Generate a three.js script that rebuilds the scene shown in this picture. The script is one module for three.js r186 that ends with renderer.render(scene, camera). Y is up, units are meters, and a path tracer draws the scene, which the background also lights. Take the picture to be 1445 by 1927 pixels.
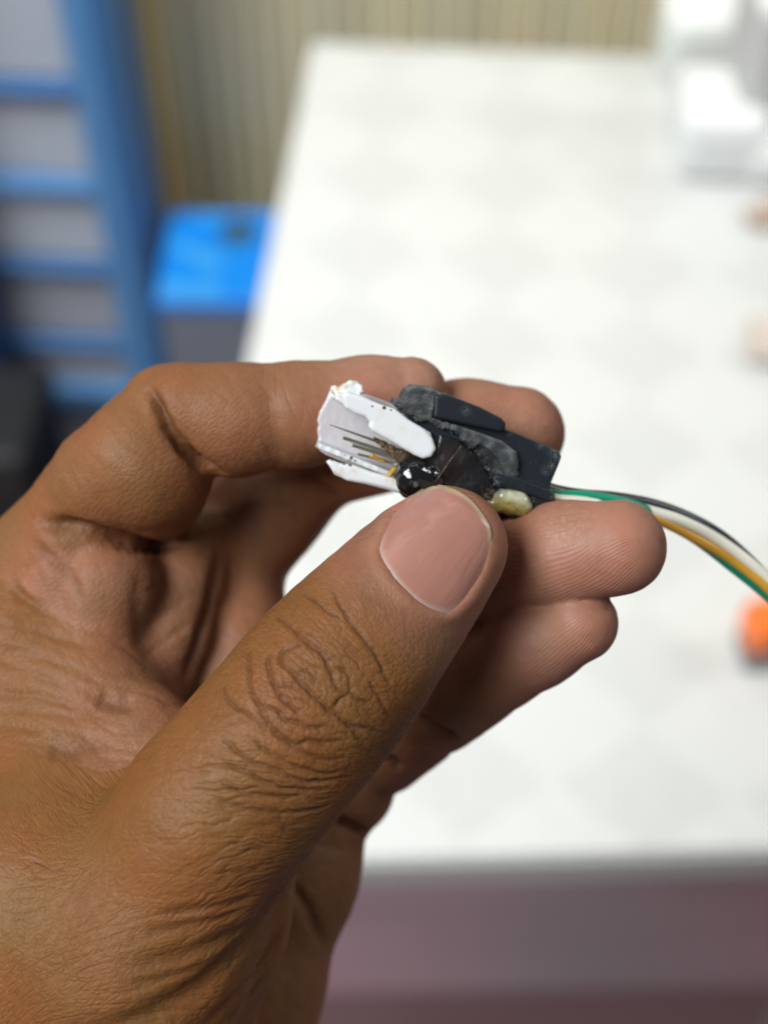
import * as THREE from 'three';
import { mergeGeometries } from 'three/addons/utils/BufferGeometryUtils.js';
import { RoundedBoxGeometry } from 'three/addons/geometries/RoundedBoxGeometry.js';
import { RectAreaLightUniformsLib } from 'three/addons/lights/RectAreaLightUniformsLib.js';

// ---------------------------------------------------------------- camera, light, exposure
const scene = new THREE.Scene();
const TILT = 52 * Math.PI / 180, FPX = 2855, CX = 722.5, CY = 963.5, FOCUS = 200;   // FPX: focal length in pixels of the 1445 x 1927 photograph; FOCUS in mm
const camera = new THREE.PerspectiveCamera(2 * Math.atan(CY / FPX) * 180 / Math.PI, 767 / 1024, 0.01, 30);
camera.position.set(0, 1.37, 0);
camera.rotation.x = -TILT;
camera.focus = 0.193;
camera.userData.fStop = camera.getFocalLength() / 4.6;      // a 4.6 mm aperture
camera.updateMatrixWorld(true);
const renderer = new THREE.WebGLRenderer({ antialias: true });
renderer.setSize(767, 1024);
renderer.toneMapping = THREE.LinearToneMapping;
renderer.toneMappingExposure = 1;
renderer.shadowMap.enabled = true;
RectAreaLightUniformsLib.init();
scene.background = new THREE.Color(0.11, 0.11, 0.115);       // the dim room beyond what the photograph shows
function ceilingLamp(x, y, z, w, d, power, tilt, tint, name, label) {
  const t = new THREE.Group(); t.name = name; t.position.set(x, y, z); t.rotation.x = tilt;
  t.userData = { label, category: name.startsWith('tube') ? 'tube light' : 'ceiling light' };
  const m = new THREE.MeshStandardMaterial({ color: 0xffffff, emissive: new THREE.Color(tint[0], tint[1], tint[2]), emissiveIntensity: 2 });
  const g = new THREE.Mesh(new THREE.BoxGeometry(w, 0.03, d), m); g.name = 'diffuser'; g.position.y = 0.03; t.add(g);
  const f = new THREE.Mesh(new RoundedBoxGeometry(w + 0.04, 0.05, d + 0.04, 2, 0.01), new THREE.MeshStandardMaterial({ color: 0xd8d8d8, roughness: 0.5 })); f.name = 'housing'; f.position.y = 0.061; t.add(f);
  const l = new THREE.RectAreaLight(new THREE.Color(tint[0], tint[1], tint[2]), power, w, d);
  l.name = 'ceiling_lamp_light'; l.rotation.x = -Math.PI / 2; l.position.y = 0.005; t.add(l);
  scene.add(t);
}
ceilingLamp(-0.25, 1.95, -0.50, 0.9, 0.14, 26.0, 1.05, [0.98, 1.0, 0.99], 'tube_light_added', 'long white tube light added out of view above the counter to brighten the ribbed wall');  // lamp added out of view to brighten the ribbed wall
ceilingLamp(-1.2, 2.7, 0.42, 1.2, 1.2, 14.5, 0, [0.98, 1.0, 0.99], 'ceiling_light', 'square white ceiling light to the left of the counter');
ceilingLamp(2.3, 2.7, -0.75, 1.2, 0.5, 11.0, 0, [1.0, 1.0, 0.98], 'ceiling_light_001', 'long white ceiling light to the right of the counter');
// ---------------------------------------------------------------- helpers
const V = (x, y, z) => new THREE.Vector3(x, y, z);
const clamp = (x, a, b) => x < a ? a : x > b ? b : x, lerp = (a, b, t) => a + (b - a) * t;
const sstep = (a, b, x) => { const t = clamp((x - a) / (b - a), 0, 1); return t * t * (3 - 2 * t); };
function rng(seed) { let s = seed | 0; return () => { s = (s + 0x6d2b79f5) | 0; let t = Math.imul(s ^ (s >>> 15), 1 | s); t = (t + Math.imul(t ^ (t >>> 7), 61 | t)) ^ t; return ((t ^ (t >>> 14)) >>> 0) / 4294967296; }; }
const PERM = new Uint8Array(512); { const r = rng(11), p = Array.from({ length: 256 }, (_, i) => i); for (let i = 255; i > 0; i--) { const j = Math.floor(r() * (i + 1)); [p[i], p[j]] = [p[j], p[i]]; } for (let i = 0; i < 512; i++) PERM[i] = p[i & 255]; }
const GX = new Float32Array(256), GY = new Float32Array(256), GZ = new Float32Array(256); { const r = rng(5); for (let i = 0; i < 256; i++) { const z = r() * 2 - 1, a = r() * 6.2832, q = Math.sqrt(1 - z * z); GX[i] = q * Math.cos(a); GY[i] = q * Math.sin(a); GZ[i] = z; } }
function noise3(x, y, z) {   // gradient noise, about -1..1
  const xi = Math.floor(x), yi = Math.floor(y), zi = Math.floor(z), fx = x - xi, fy = y - yi, fz = z - zi;
  const u = fx * fx * fx * (fx * (fx * 6 - 15) + 10), v = fy * fy * fy * (fy * (fy * 6 - 15) + 10), w = fz * fz * fz * (fz * (fz * 6 - 15) + 10);
  const X = xi & 255, Y = yi & 255, Z = zi & 255, A = PERM[X] + Y, B = PERM[X + 1] + Y;
  const g = (h, a, b, c) => GX[h] * a + GY[h] * b + GZ[h] * c;
  const a0 = PERM[A] + Z, a1 = PERM[(A + 1) & 511] + Z, b0 = PERM[B] + Z, b1 = PERM[(B + 1) & 511] + Z;
  return 1.5 * lerp(lerp(lerp(g(PERM[a0 & 511], fx, fy, fz), g(PERM[b0 & 511], fx - 1, fy, fz), u), lerp(g(PERM[a1 & 511], fx, fy - 1, fz), g(PERM[b1 & 511], fx - 1, fy - 1, fz), u), v),
    lerp(lerp(g(PERM[(a0 + 1) & 511], fx, fy, fz - 1), g(PERM[(b0 + 1) & 511], fx - 1, fy, fz - 1), u), lerp(g(PERM[(a1 + 1) & 511], fx, fy - 1, fz - 1), g(PERM[(b1 + 1) & 511], fx - 1, fy - 1, fz - 1), u), v), w);
}
const noise2 = (x, y) => noise3(x, y, 7.31);
function fbm3(x, y, z, n) { let s = 0, a = 0.5; for (let i = 0; i < n; i++) { s += a * noise3(x, y, z); x = x * 2.03 + 11.7; y = y * 2.03 + 3.1; z = z * 2.03 + 5.9; a *= 0.5; } return s; }
function cell2(x, y) {   // distances to the two nearest of jittered points
  const xi = Math.floor(x), yi = Math.floor(y); let f1 = 9, f2 = 9;
  for (let j = -1; j < 2; j++) for (let i = -1; i < 2; i++) {
    const h = PERM[(PERM[(xi + i) & 255] + yi + j) & 255], dx = xi + i + 0.5 + 0.42 * GX[h] - x, dy = yi + j + 0.5 + 0.42 * GY[h] - y, d = Math.sqrt(dx * dx + dy * dy);
    if (d < f1) { f2 = f1; f1 = d; } else if (d < f2) f2 = d;
  }
  return [f1, f2];
}
const srgb = (r, g, b) => [r, g, b].map((c) => { c /= 255; return c <= 0.04045 ? c / 12.92 : Math.pow((c + 0.055) / 1.055, 2.4); });

// The hand and what it holds are laid out in millimetres in a frame with x right, y up, z towards the eye, its origin where the eye focuses.
const pix = (px, py, z) => { const d = FOCUS - z; return [(px - CX) / FPX * d, -(py - CY) / FPX * d, z]; };
const toPix = (p) => { const d = FOCUS - p[2]; return [CX + p[0] / d * FPX, CY - p[1] / d * FPX]; };
const rpx = (r, z) => r * (FOCUS - z) / FPX;
const HELD = new THREE.Matrix4().copy(camera.matrixWorld).multiply(new THREE.Matrix4().makeTranslation(0, 0, -FOCUS / 1000)).multiply(new THREE.Matrix4().makeScale(0.001, 0.001, 0.001));
function rayToPlane(px, py, y) { const d = V((px - CX) / FPX, -(py - CY) / FPX, -1).transformDirection(camera.matrixWorld), o = camera.position; return o.clone().addScaledVector(d, (y - o.y) / d.y); }
function rayToWall(px, py, p0, n) { const d = V((px - CX) / FPX, -(py - CY) / FPX, -1).transformDirection(camera.matrixWorld), o = camera.position; return o.clone().addScaledVector(d, p0.clone().sub(o).dot(n) / d.dot(n)); }

// Meshes the zero level of f (mm) over a box with surface nets; far blocks are skipped.
function nets(f, lo, hi, h, lip = 1.3) {
  const n = [0, 1, 2].map((k) => Math.ceil((hi[k] - lo[k]) / h / 8) * 8 + 1), [nx, ny, nz] = n, F = new Float32Array(nx * ny * nz), sy = nx, sz = nx * ny;
  const B = 8, half = Math.sqrt(3) * (B / 2) * h * lip + 0.02;
  for (let bz = 0; bz < nz - 1; bz += B) for (let by = 0; by < ny - 1; by += B) for (let bx = 0; bx < nx - 1; bx += B) {
    const c = f(lo[0] + (bx + 4) * h, lo[1] + (by + 4) * h, lo[2] + (bz + 4) * h), far = Math.abs(c) > half;
    const ex = bx + B >= nx - 1 ? B + 1 : B, ey = by + B >= ny - 1 ? B + 1 : B, ez = bz + B >= nz - 1 ? B + 1 : B;
    for (let k = 0; k < ez; k++) for (let j = 0; j < ey; j++) { let o = (bz + k) * sz + (by + j) * sy + bx; for (let i = 0; i < ex; i++, o++) F[o] = far ? c : f(lo[0] + (bx + i) * h, lo[1] + (by + j) * h, lo[2] + (bz + k) * h); }
  }
  const id = new Int32Array(nx * ny * nz).fill(-1), P = [], I = [];
  for (let z = 0; z < nz - 1; z++) for (let y = 0; y < ny - 1; y++) for (let x = 0; x < nx - 1; x++) {
    const o = z * sz + y * sy + x, v = [F[o], F[o + 1], F[o + sy], F[o + sy + 1], F[o + sz], F[o + sz + 1], F[o + sz + sy], F[o + sz + sy + 1]];
    let m = 0; for (let i = 0; i < 8; i++) if (v[i] < 0) m |= 1 << i;
    if (m === 0 || m === 255) continue;
    let ax = 0, ay = 0, az = 0, c = 0;
    for (let a = 0; a < 8; a++) for (let q = 1; q < 8; q <<= 1) { const b = a | q; if (b === a || ((m >> a) & 1) === ((m >> b) & 1)) continue; const t = v[a] / (v[a] - v[b]); ax += (a & 1) + (q === 1 ? t : 0); ay += ((a >> 1) & 1) + (q === 2 ? t : 0); az += ((a >> 2) & 1) + (q === 4 ? t : 0); c++; }
    id[o] = P.length / 3; P.push(lo[0] + (x + ax / c) * h, lo[1] + (y + ay / c) * h, lo[2] + (z + az / c) * h);
  }
  const quad = (a, b, c, d, flip) => { if (a < 0 || b < 0 || c < 0 || d < 0) return; if (flip) I.push(a, c, b, b, c, d); else I.push(a, b, c, b, d, c); };
  for (let z = 1; z < nz - 1; z++) for (let y = 1; y < ny - 1; y++) for (let x = 1; x < nx - 1; x++) {
    const o = z * sz + y * sy + x, s = F[o] < 0;
    if (s !== F[o + 1] < 0) quad(id[o - sy - sz], id[o - sz], id[o - sy], id[o], !s);
    if (s !== F[o + sy] < 0) quad(id[o - 1 - sz], id[o - sz], id[o - 1], id[o], s);
    if (s !== F[o + sz] < 0) quad(id[o - 1 - sy], id[o - sy], id[o - 1], id[o], !s);
  }
  return { P: new Float32Array(P), I: new Uint32Array(I) };
}
function smoothMesh(M, rounds, w = 0.5) {
  const n = M.P.length / 3;
  for (let r = 0; r < rounds; r++) {
    const S = new Float32Array(n * 3), C = new Float32Array(n);
    for (let i = 0; i < M.I.length; i += 3) for (let k = 0; k < 3; k++) { const a = M.I[i + k], b = M.I[i + (k + 1) % 3]; for (let c = 0; c < 3; c++) { S[a * 3 + c] += M.P[b * 3 + c]; S[b * 3 + c] += M.P[a * 3 + c]; } C[a]++; C[b]++; }
    for (let i = 0; i < n; i++) if (C[i]) for (let c = 0; c < 3; c++) M.P[i * 3 + c] = lerp(M.P[i * 3 + c], S[i * 3 + c] / C[i], w);
  }
  return M;
}
function normalsOf(M) {
  const N = new Float32Array(M.P.length), { P, I } = M;
  for (let i = 0; i < I.length; i += 3) {
    const a = I[i] * 3, b = I[i + 1] * 3, c = I[i + 2] * 3, ux = P[b] - P[a], uy = P[b + 1] - P[a + 1], uz = P[b + 2] - P[a + 2], vx = P[c] - P[a], vy = P[c + 1] - P[a + 1], vz = P[c + 2] - P[a + 2];
    const x = uy * vz - uz * vy, y = uz * vx - ux * vz, z = ux * vy - uy * vx;
    for (const q of [a, b, c]) { N[q] += x; N[q + 1] += y; N[q + 2] += z; }
  }
  for (let i = 0; i < N.length; i += 3) { const l = Math.hypot(N[i], N[i + 1], N[i + 2]) || 1; N[i] /= l; N[i + 1] /= l; N[i + 2] /= l; }
  return N;
}
const smin = (a, b, k) => { const h = k - Math.abs(a - b); return (a < b ? a : b) - (h > 0 ? h * h / (4 * k) : 0); };
function capsule(x, y, z, a, b) {   // a, b = [x, y, z, r]
  const dx = b[0] - a[0], dy = b[1] - a[1], dz = b[2] - a[2], px = x - a[0], py = y - a[1], pz = z - a[2];
  const t = clamp((px * dx + py * dy + pz * dz) / (dx * dx + dy * dy + dz * dz + 1e-9), 0, 1), qx = px - t * dx, qy = py - t * dy, qz = pz - t * dz;
  return Math.sqrt(qx * qx + qy * qy + qz * qz) - (a[3] + t * (b[3] - a[3]));
}
function inPoly(x, y, p) { let s = false; for (let i = 0, j = p.length - 1; i < p.length; j = i++) { const a = p[i], b = p[j]; if (a[1] > y !== b[1] > y && x < (b[0] - a[0]) * (y - a[1]) / (b[1] - a[1]) + a[0]) s = !s; } return s; }
function segDist(x, y, a, b) { const dx = b[0] - a[0], dy = b[1] - a[1], t = clamp(((x - a[0]) * dx + (y - a[1]) * dy) / (dx * dx + dy * dy + 1e-9), 0, 1); return Math.hypot(x - a[0] - t * dx, y - a[1] - t * dy); }
function polyDist(x, y, p, closed) { let d = 1e9; for (let i = closed ? 0 : 1; i < p.length; i++) d = Math.min(d, segDist(x, y, p[(i + p.length - 1) % p.length], p[i])); return d; }
const sdPoly = (x, y, p) => polyDist(x, y, p, true) * (inPoly(x, y, p) ? -1 : 1);

// naming
const taken = {};
function numbered(name) { taken[name] = (taken[name] ?? -1) + 1; return taken[name] ? name + '_' + String(taken[name]).padStart(3, '0') : name; }
function thing(name, label, category, pos, turn = 0, group) { const o = new THREE.Group(); o.name = numbered(name); o.userData = { label, category }; if (group) o.userData.group = group; o.position.set(...pos); o.rotation.y = turn; scene.add(o); return o; }
function part(name, geometry, material, parent, label) { const m = new THREE.Mesh(geometry, material); m.name = name; m.castShadow = m.receiveShadow = true; if (label) m.userData.label = label; parent.add(m); return m; }
const std = (color, roughness, more = {}) => new THREE.MeshStandardMaterial({ color: Array.isArray(color) ? new THREE.Color().setRGB(...color) : color, roughness, ...more });
const phys = (color, roughness, more = {}) => new THREE.MeshPhysicalMaterial({ color: Array.isArray(color) ? new THREE.Color().setRGB(...color) : color, roughness, ...more });
function floatTex(w, h, f, n = 1) {   // f(u, v) -> value or [r, g, b], as a float texture
  const d = new Float32Array(w * h * 4);
  for (let y = 0; y < h; y++) for (let x = 0; x < w; x++) { const v = f((x + 0.5) / w, (y + 0.5) / h), o = (y * w + x) * 4; if (n === 1) d[o] = d[o + 1] = d[o + 2] = v; else { d[o] = v[0]; d[o + 1] = v[1]; d[o + 2] = v[2]; } d[o + 3] = 1; }
  const t = new THREE.DataTexture(d, w, h, THREE.RGBAFormat, THREE.FloatType); t.magFilter = THREE.LinearFilter; t.wrapS = t.wrapT = THREE.RepeatWrapping; t.needsUpdate = true; return t;
}
function toGeometry(M, extra = {}) {
  const g = new THREE.BufferGeometry();
  g.setAttribute('position', new THREE.BufferAttribute(M.P, 3));
  g.setAttribute('normal', new THREE.BufferAttribute(M.N ?? normalsOf(M), 3));
  for (const k in extra) g.setAttribute(k, new THREE.BufferAttribute(extra[k][0], extra[k][1]));
  g.setIndex(new THREE.BufferAttribute(M.I, 1)); return g;
}
// ---------------------------------------------------------------- the counter, wall and things beyond, all out of focus
const TOP = 0.75;
{ // table with a printed top of pale diamonds
  const c = [rayToPlane(590, 84, TOP), rayToPlane(1900, 140, TOP), rayToPlane(1900, 1585, TOP), rayToPlane(273, 1628, TOP)];
  const t = thing('table', 'white counter table with a pale grey diamond pattern under the hand', 'table', [c[3].x, 0, c[3].z]);
  const sh = new THREE.Shape(c.map((p) => new THREE.Vector2(p.x - c[3].x, -(p.z - c[3].z))));
  const slab = new THREE.ExtrudeGeometry(sh, { depth: 0.018, bevelEnabled: true, bevelThickness: 0.002, bevelSize: 0.002, bevelSegments: 2 });
  slab.rotateX(-Math.PI / 2).translate(0, TOP - 0.022, 0);
  part('table_core', slab, std([0.55, 0.56, 0.54], 0.5), t);
  const dir = c[0].clone().sub(c[3]).normalize(), side = V(-dir.z, 0, dir.x);
  const top = new THREE.ShapeGeometry(sh); top.rotateX(-Math.PI / 2).translate(0, TOP + 0.0015, 0);
  const p = top.attributes.position, uv = top.attributes.uv;
  const m0 = rayToPlane(870, 1465, TOP).sub(c[3]).setY(0), pu = rayToPlane(1210, 1465, TOP).sub(c[3]).sub(m0).dot(side), pv = 2 * rayToPlane(878, 1342, TOP).sub(c[3]).sub(m0).dot(dir);   // size of the printed diamonds
  for (let i = 0; i < p.count; i++) { const q = V(p.getX(i), 0, p.getZ(i)).sub(m0); uv.setXY(i, q.dot(side) / pu + 0.5, q.dot(dir) / pv + 0.5); }
  const S = 256, d = new Uint8Array(S * S * 4);
  for (let y = 0; y < S; y++) for (let x = 0; x < S; x++) {
    const u = x / S, v = y / S, dia = Math.abs(u - 0.5) + Math.abs(v - 0.5), e = sstep(0.44, 0.5, dia), n = noise2(u * 6, v * 6) * 3, a = lerp(211, 218, e) + n, o = (y * S + x) * 4;
    d[o] = a - 1; d[o + 1] = a; d[o + 2] = a - 2; d[o + 3] = 255;
  }
  const tx = new THREE.DataTexture(d, S, S); tx.colorSpace = THREE.SRGBColorSpace; tx.magFilter = THREE.LinearFilter; tx.wrapS = tx.wrapT = THREE.RepeatWrapping; tx.needsUpdate = true;
  part('table_top', top, phys(0xffffff, 0.28, { map: tx }), t);
  // an apron and legs, hidden below the top
  const mid = c.reduce((a, b) => a.clone().add(b), V(0, 0, 0)).multiplyScalar(0.25);
  for (const q of c) { const l = q.clone().lerp(mid, 0.12); part('leg', new THREE.CylinderGeometry(0.02, 0.018, TOP - 0.03, 12).translate(l.x - c[3].x, (TOP - 0.03) / 2, l.z - c[3].z), std(0x9a9a98, 0.4, { metalness: 0.6 }), t); }
}
const far0 = rayToPlane(590, 84, TOP), far1 = rayToPlane(1240, 112, TOP), along = far1.clone().sub(far0).setY(0).normalize(), wallN = V(-along.z, 0, along.x); if (wallN.z < 0) wallN.negate();
const wallP = far0.clone().addScaledVector(wallN, -0.10);
{ // floor
  const d = new Uint8Array(512 * 512 * 4), tx = new THREE.DataTexture(d, 512, 512);
  for (let y = 0; y < 512; y++) for (let x = 0; x < 512; x++) {
    const s = 0.5 * noise3(x / 90, y / 9, 2) + 0.5 * noise3(x / 160, y / 26, 5), m = noise3(x / 130, y / 110, 8), o = (y * 512 + x) * 4;
    d[o] = 122 + 14 * s + 16 * m; d[o + 1] = 100 + 12 * s - 6 * m; d[o + 2] = 108 + 12 * s - 2 * m; d[o + 3] = 255;
  }
  tx.colorSpace = THREE.SRGBColorSpace; tx.magFilter = THREE.LinearFilter; tx.wrapS = tx.wrapT = THREE.RepeatWrapping; tx.needsUpdate = true;
  const g = new THREE.PlaneGeometry(6, 6, 1, 1).rotateX(-Math.PI / 2), uv = g.attributes.uv; for (let i = 0; i < uv.count; i++) uv.setXY(i, uv.getX(i) * 5, uv.getY(i) * 5);
  const f = new THREE.Mesh(g, std(0xffffff, 0.55, { map: tx })); f.name = 'floor'; f.position.set(0, 0, -0.5); f.receiveShadow = true; f.userData = { kind: 'structure' }; scene.add(f);
}
{ // dark mat on the floor towards the viewer
  const a = rayToPlane(560, 1876, 0), b = rayToPlane(1700, 1860, 0), w = a.distanceTo(b), t = thing('floor_mat', 'dark maroon mat on the floor below the near table edge', 'mat', [a.x, 0, a.z], -Math.atan2(b.z - a.z, b.x - a.x));
  part('mat_pad', new RoundedBoxGeometry(w, 0.012, 0.5, 2, 0.005).translate(w / 2, 0.006, 0.25), std([0.115, 0.06, 0.068], 0.8), t);
}
{ // wall of narrow upright slats
  const t = thing('wall', 'beige green wall of narrow upright ribs behind the table', 'wall', [wallP.x, 0, wallP.z], Math.atan2(wallN.x, wallN.z));
  const left = rayToWall(300, 40, wallP, wallN).sub(wallP).dot(along), pitch = 0.0165, n = 62;
  part('wall_backing', new THREE.BoxGeometry(pitch * (n + 2), 1.7, 0.02).translate(left + pitch * n / 2, 0.85, -0.012), std([0.58, 0.53, 0.35], 0.7), t);
  const r = rng(3), tones = [[0.76, 0.69, 0.46], [0.70, 0.645, 0.44], [0.79, 0.71, 0.46], [0.72, 0.675, 0.47]].map((c) => std(c, 0.6));
  const wide = [0.0135, 0.0145, 0.0125].map((w) => new RoundedBoxGeometry(w, 1.68, 0.012, 2, 0.003));
  for (let i = 0; i < n; i++) part('slat', wide[i % 3], tones[Math.floor(r() * 4)], t).position.set(left + pitch * (i + 0.5), 0.85, -0.001 + 0.001 * r());
  const y0 = rayToWall(250, 40, wallP, wallN).sub(wallP).dot(along), w = left - y0;
  part('corner_strip', new RoundedBoxGeometry(w - 0.002, 1.68, 0.03, 2, 0.004).translate(y0 + w / 2 - 0.001, 0.85, 0.004), std([0.72, 0.55, 0.24], 0.6), t, 'yellow upright strip at the edge of the ribbed wall');
}
{ // blue rack
  const p0 = wallP.clone().addScaledVector(wallN, 0.10), at = (x, y) => { const q = rayToWall(x, y, p0, wallN), s = q.clone().sub(p0); return [s.dot(along), q.y]; };
  const t = thing('storage_rack', 'tall blue metal frame with grey panels between its crossbars', 'rack', [p0.x, 0, p0.z], Math.atan2(wallN.x, wallN.z));
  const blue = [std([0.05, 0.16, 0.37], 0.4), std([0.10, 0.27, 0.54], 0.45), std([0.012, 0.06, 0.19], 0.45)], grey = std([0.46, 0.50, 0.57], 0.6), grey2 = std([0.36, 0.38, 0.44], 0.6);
  const [xr0] = at(155, 160), [xr1] = at(246, 160), h = 1.75;
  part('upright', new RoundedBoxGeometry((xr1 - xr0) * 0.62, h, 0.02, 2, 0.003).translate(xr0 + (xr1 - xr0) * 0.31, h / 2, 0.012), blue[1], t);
  part('upright', new RoundedBoxGeometry((xr1 - xr0) * 0.37, h, 0.07, 2, 0.004).translate(xr1 - (xr1 - xr0) * 0.185, h / 2, -0.012), blue[0], t);  // shaded side face of the post, its shade put into a darker blue
  const [xl] = at(-60, 500), [xa] = at(-18, 560), [xb] = at(-230, 300);
  part('upright', new RoundedBoxGeometry(0.036, h, 0.05, 2, 0.003).translate(xa - 0.006, h / 2, 0.03), blue[2], t);
  const bars = [[152, 0.011], [334, 0.014], [486, 0.011], [628, 0.011], [722, 0.024], [850, 0.024]];
  let last = 1.75;
  bars.forEach(([y, th], i) => {
    const yy = at(90, y)[1];
    part('crossbar', new RoundedBoxGeometry(xr0 - xb, th, 0.02, 2, 0.003).translate((xr0 + xb) / 2, yy, 0.006), blue[i === 4 || i === 1 ? 1 : 0], t);
    const top = last, bot = yy + th / 2; last = yy - th / 2;
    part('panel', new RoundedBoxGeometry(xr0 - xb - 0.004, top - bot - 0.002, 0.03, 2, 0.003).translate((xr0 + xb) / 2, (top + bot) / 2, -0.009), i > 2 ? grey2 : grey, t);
  });
  part('kick_plate', new RoundedBoxGeometry(xr0 - xb, Math.max(0.05, last - 0.004), 0.03, 2, 0.003).translate((xr0 + xb) / 2, last / 2, -0.03), std([0.03, 0.03, 0.035], 0.7), t);
}
{ // black block added to stand in for the dark floor and shade at the left
  const p0 = wallP.clone().addScaledVector(wallN, 0.22), q = rayToWall(70, 770, p0, wallN), H = Math.max(0.1, q.y), t = thing('case', 'black block added for the shade low in front of the blue frame', 'case', [q.x, 0, q.z], Math.atan2(wallN.x, wallN.z));
  part('dark_block_body', new RoundedBoxGeometry(0.3, H - 0.03, 0.1, 3, 0.01).translate(-0.15, (H - 0.03) / 2, 0), std([0.010, 0.010, 0.011], 0.6), t);
  part('lid', new RoundedBoxGeometry(0.304, 0.03, 0.104, 3, 0.01).translate(-0.15, H - 0.015, 0), std([0.013, 0.013, 0.015], 0.6), t);  // top of the added black block
}
function carton(name, label, cat, px, py, y, w, hgt, dep, turn, mat, faceMat, group) {   // px, py: where its front left bottom corner shows when standing at height y
  const q = rayToPlane(px, py, y), t = thing(name, label, cat, [q.x, y, q.z], turn, group);
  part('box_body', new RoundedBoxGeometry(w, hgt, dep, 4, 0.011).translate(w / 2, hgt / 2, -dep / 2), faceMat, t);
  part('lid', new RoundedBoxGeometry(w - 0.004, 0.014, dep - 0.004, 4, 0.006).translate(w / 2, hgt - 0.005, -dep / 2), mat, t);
  return t;
}
{ // blue carton on a low stool height between rack and table
  const y = 0.42, H = 0.16;
  const q = rayToPlane(297, 562, y + H), q1 = rayToPlane(560, 566, y + H), q2 = rayToPlane(335, 398, y + H), w = q.distanceTo(q1), dep = Math.abs(q2.z - q.z);
  const t = thing('carton', 'bright blue carton with a dark patch on its lid, left of the table', 'carton', [q.x, y, q.z], -Math.atan2(q1.z - q.z, q1.x - q.x));
  part('carton_side', new RoundedBoxGeometry(w, H - 0.012, dep, 3, 0.004).translate(w / 2, (H - 0.012) / 2, -dep / 2), std([0.19, 0.22, 0.27], 0.6), t);
  const S = 128, d = new Uint8Array(S * S * 4);
  for (let j = 0; j < S; j++) for (let i = 0; i < S; i++) {
    const u = i / S, v = j / S, o = (j * S + i) * 4, n = noise2(u * 3.2 + 4, v * 3.2), pale = sstep(0.12, 0.4, n), dark = sstep(0.20, 0.10, Math.hypot((u - 0.52) * 1.0, (v - 0.76)));
    d[o] = lerp(lerp(14, 70, pale), 60, dark); d[o + 1] = lerp(lerp(140, 168, pale), 84, dark); d[o + 2] = lerp(lerp(240, 236, pale), 100, dark); d[o + 3] = 255;
  }
  const tx = new THREE.DataTexture(d, S, S); tx.colorSpace = THREE.SRGBColorSpace; tx.magFilter = THREE.LinearFilter; tx.needsUpdate = true;
  part('lid', new RoundedBoxGeometry(w + 0.004, 0.012, dep + 0.004, 3, 0.003).translate(w / 2, H - 0.006, -dep / 2), std([0.02, 0.26, 0.86], 0.35), t);
  const pl = new THREE.PlaneGeometry(w - 0.004, dep - 0.004).rotateX(-Math.PI / 2).translate(w / 2, H + 0.001, -dep / 2);
  part('lid_print', pl, std(0xffffff, 0.35, { map: tx }), t);
  const st = thing('stool', 'dark low stool under the blue carton', 'stool', [q.x, 0, q.z], -Math.atan2(q1.z - q.z, q1.x - q.x));
  part('seat', new RoundedBoxGeometry(w + 0.02, 0.03, dep + 0.02, 2, 0.006).translate(w / 2, y - 0.016, -dep / 2), std([0.05, 0.06, 0.08], 0.6), st);
  for (const [a, b] of [[0.06, 0.06], [0.94, 0.06], [0.06, 0.94], [0.94, 0.94]]) part('leg', new THREE.CylinderGeometry(0.012, 0.012, y - 0.032, 10).translate(w * a, (y - 0.032) / 2, -dep * b), std([0.05, 0.06, 0.08], 0.6), st);
}
{ // white packs at the far right of the table
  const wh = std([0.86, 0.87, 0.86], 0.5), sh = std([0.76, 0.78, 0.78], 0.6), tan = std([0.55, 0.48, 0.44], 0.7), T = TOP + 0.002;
  carton('white_box', 'white box with a pale grey front nearest the table middle in the white stack', 'box', 1264, 346, T, 0.056, 0.045, 0.062, -0.05, wh, sh, 'white boxes stacked on the table');
  carton('white_box', 'small white box lying behind the grey fronted box at the wall', 'box', 1242, 176, T, 0.062, 0.05, 0.05, 0.05, wh, std([0.7, 0.73, 0.7], 0.6), 'white boxes stacked on the table');
  carton('white_box', 'large white box with darker grey front topmost of the white stack at the photo edge', 'box', 1388, 250, T + 0.03, 0.12, 0.085, 0.06, 0.1, wh, std([0.5, 0.5, 0.5], 0.6), 'white boxes stacked on the table');
  carton('white_box', 'low white box under the topmost box at the right of the grey fronted one', 'box', 1395, 356, T, 0.10, 0.03, 0.10, -0.12, wh, sh, 'white boxes stacked on the table');
}
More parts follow.
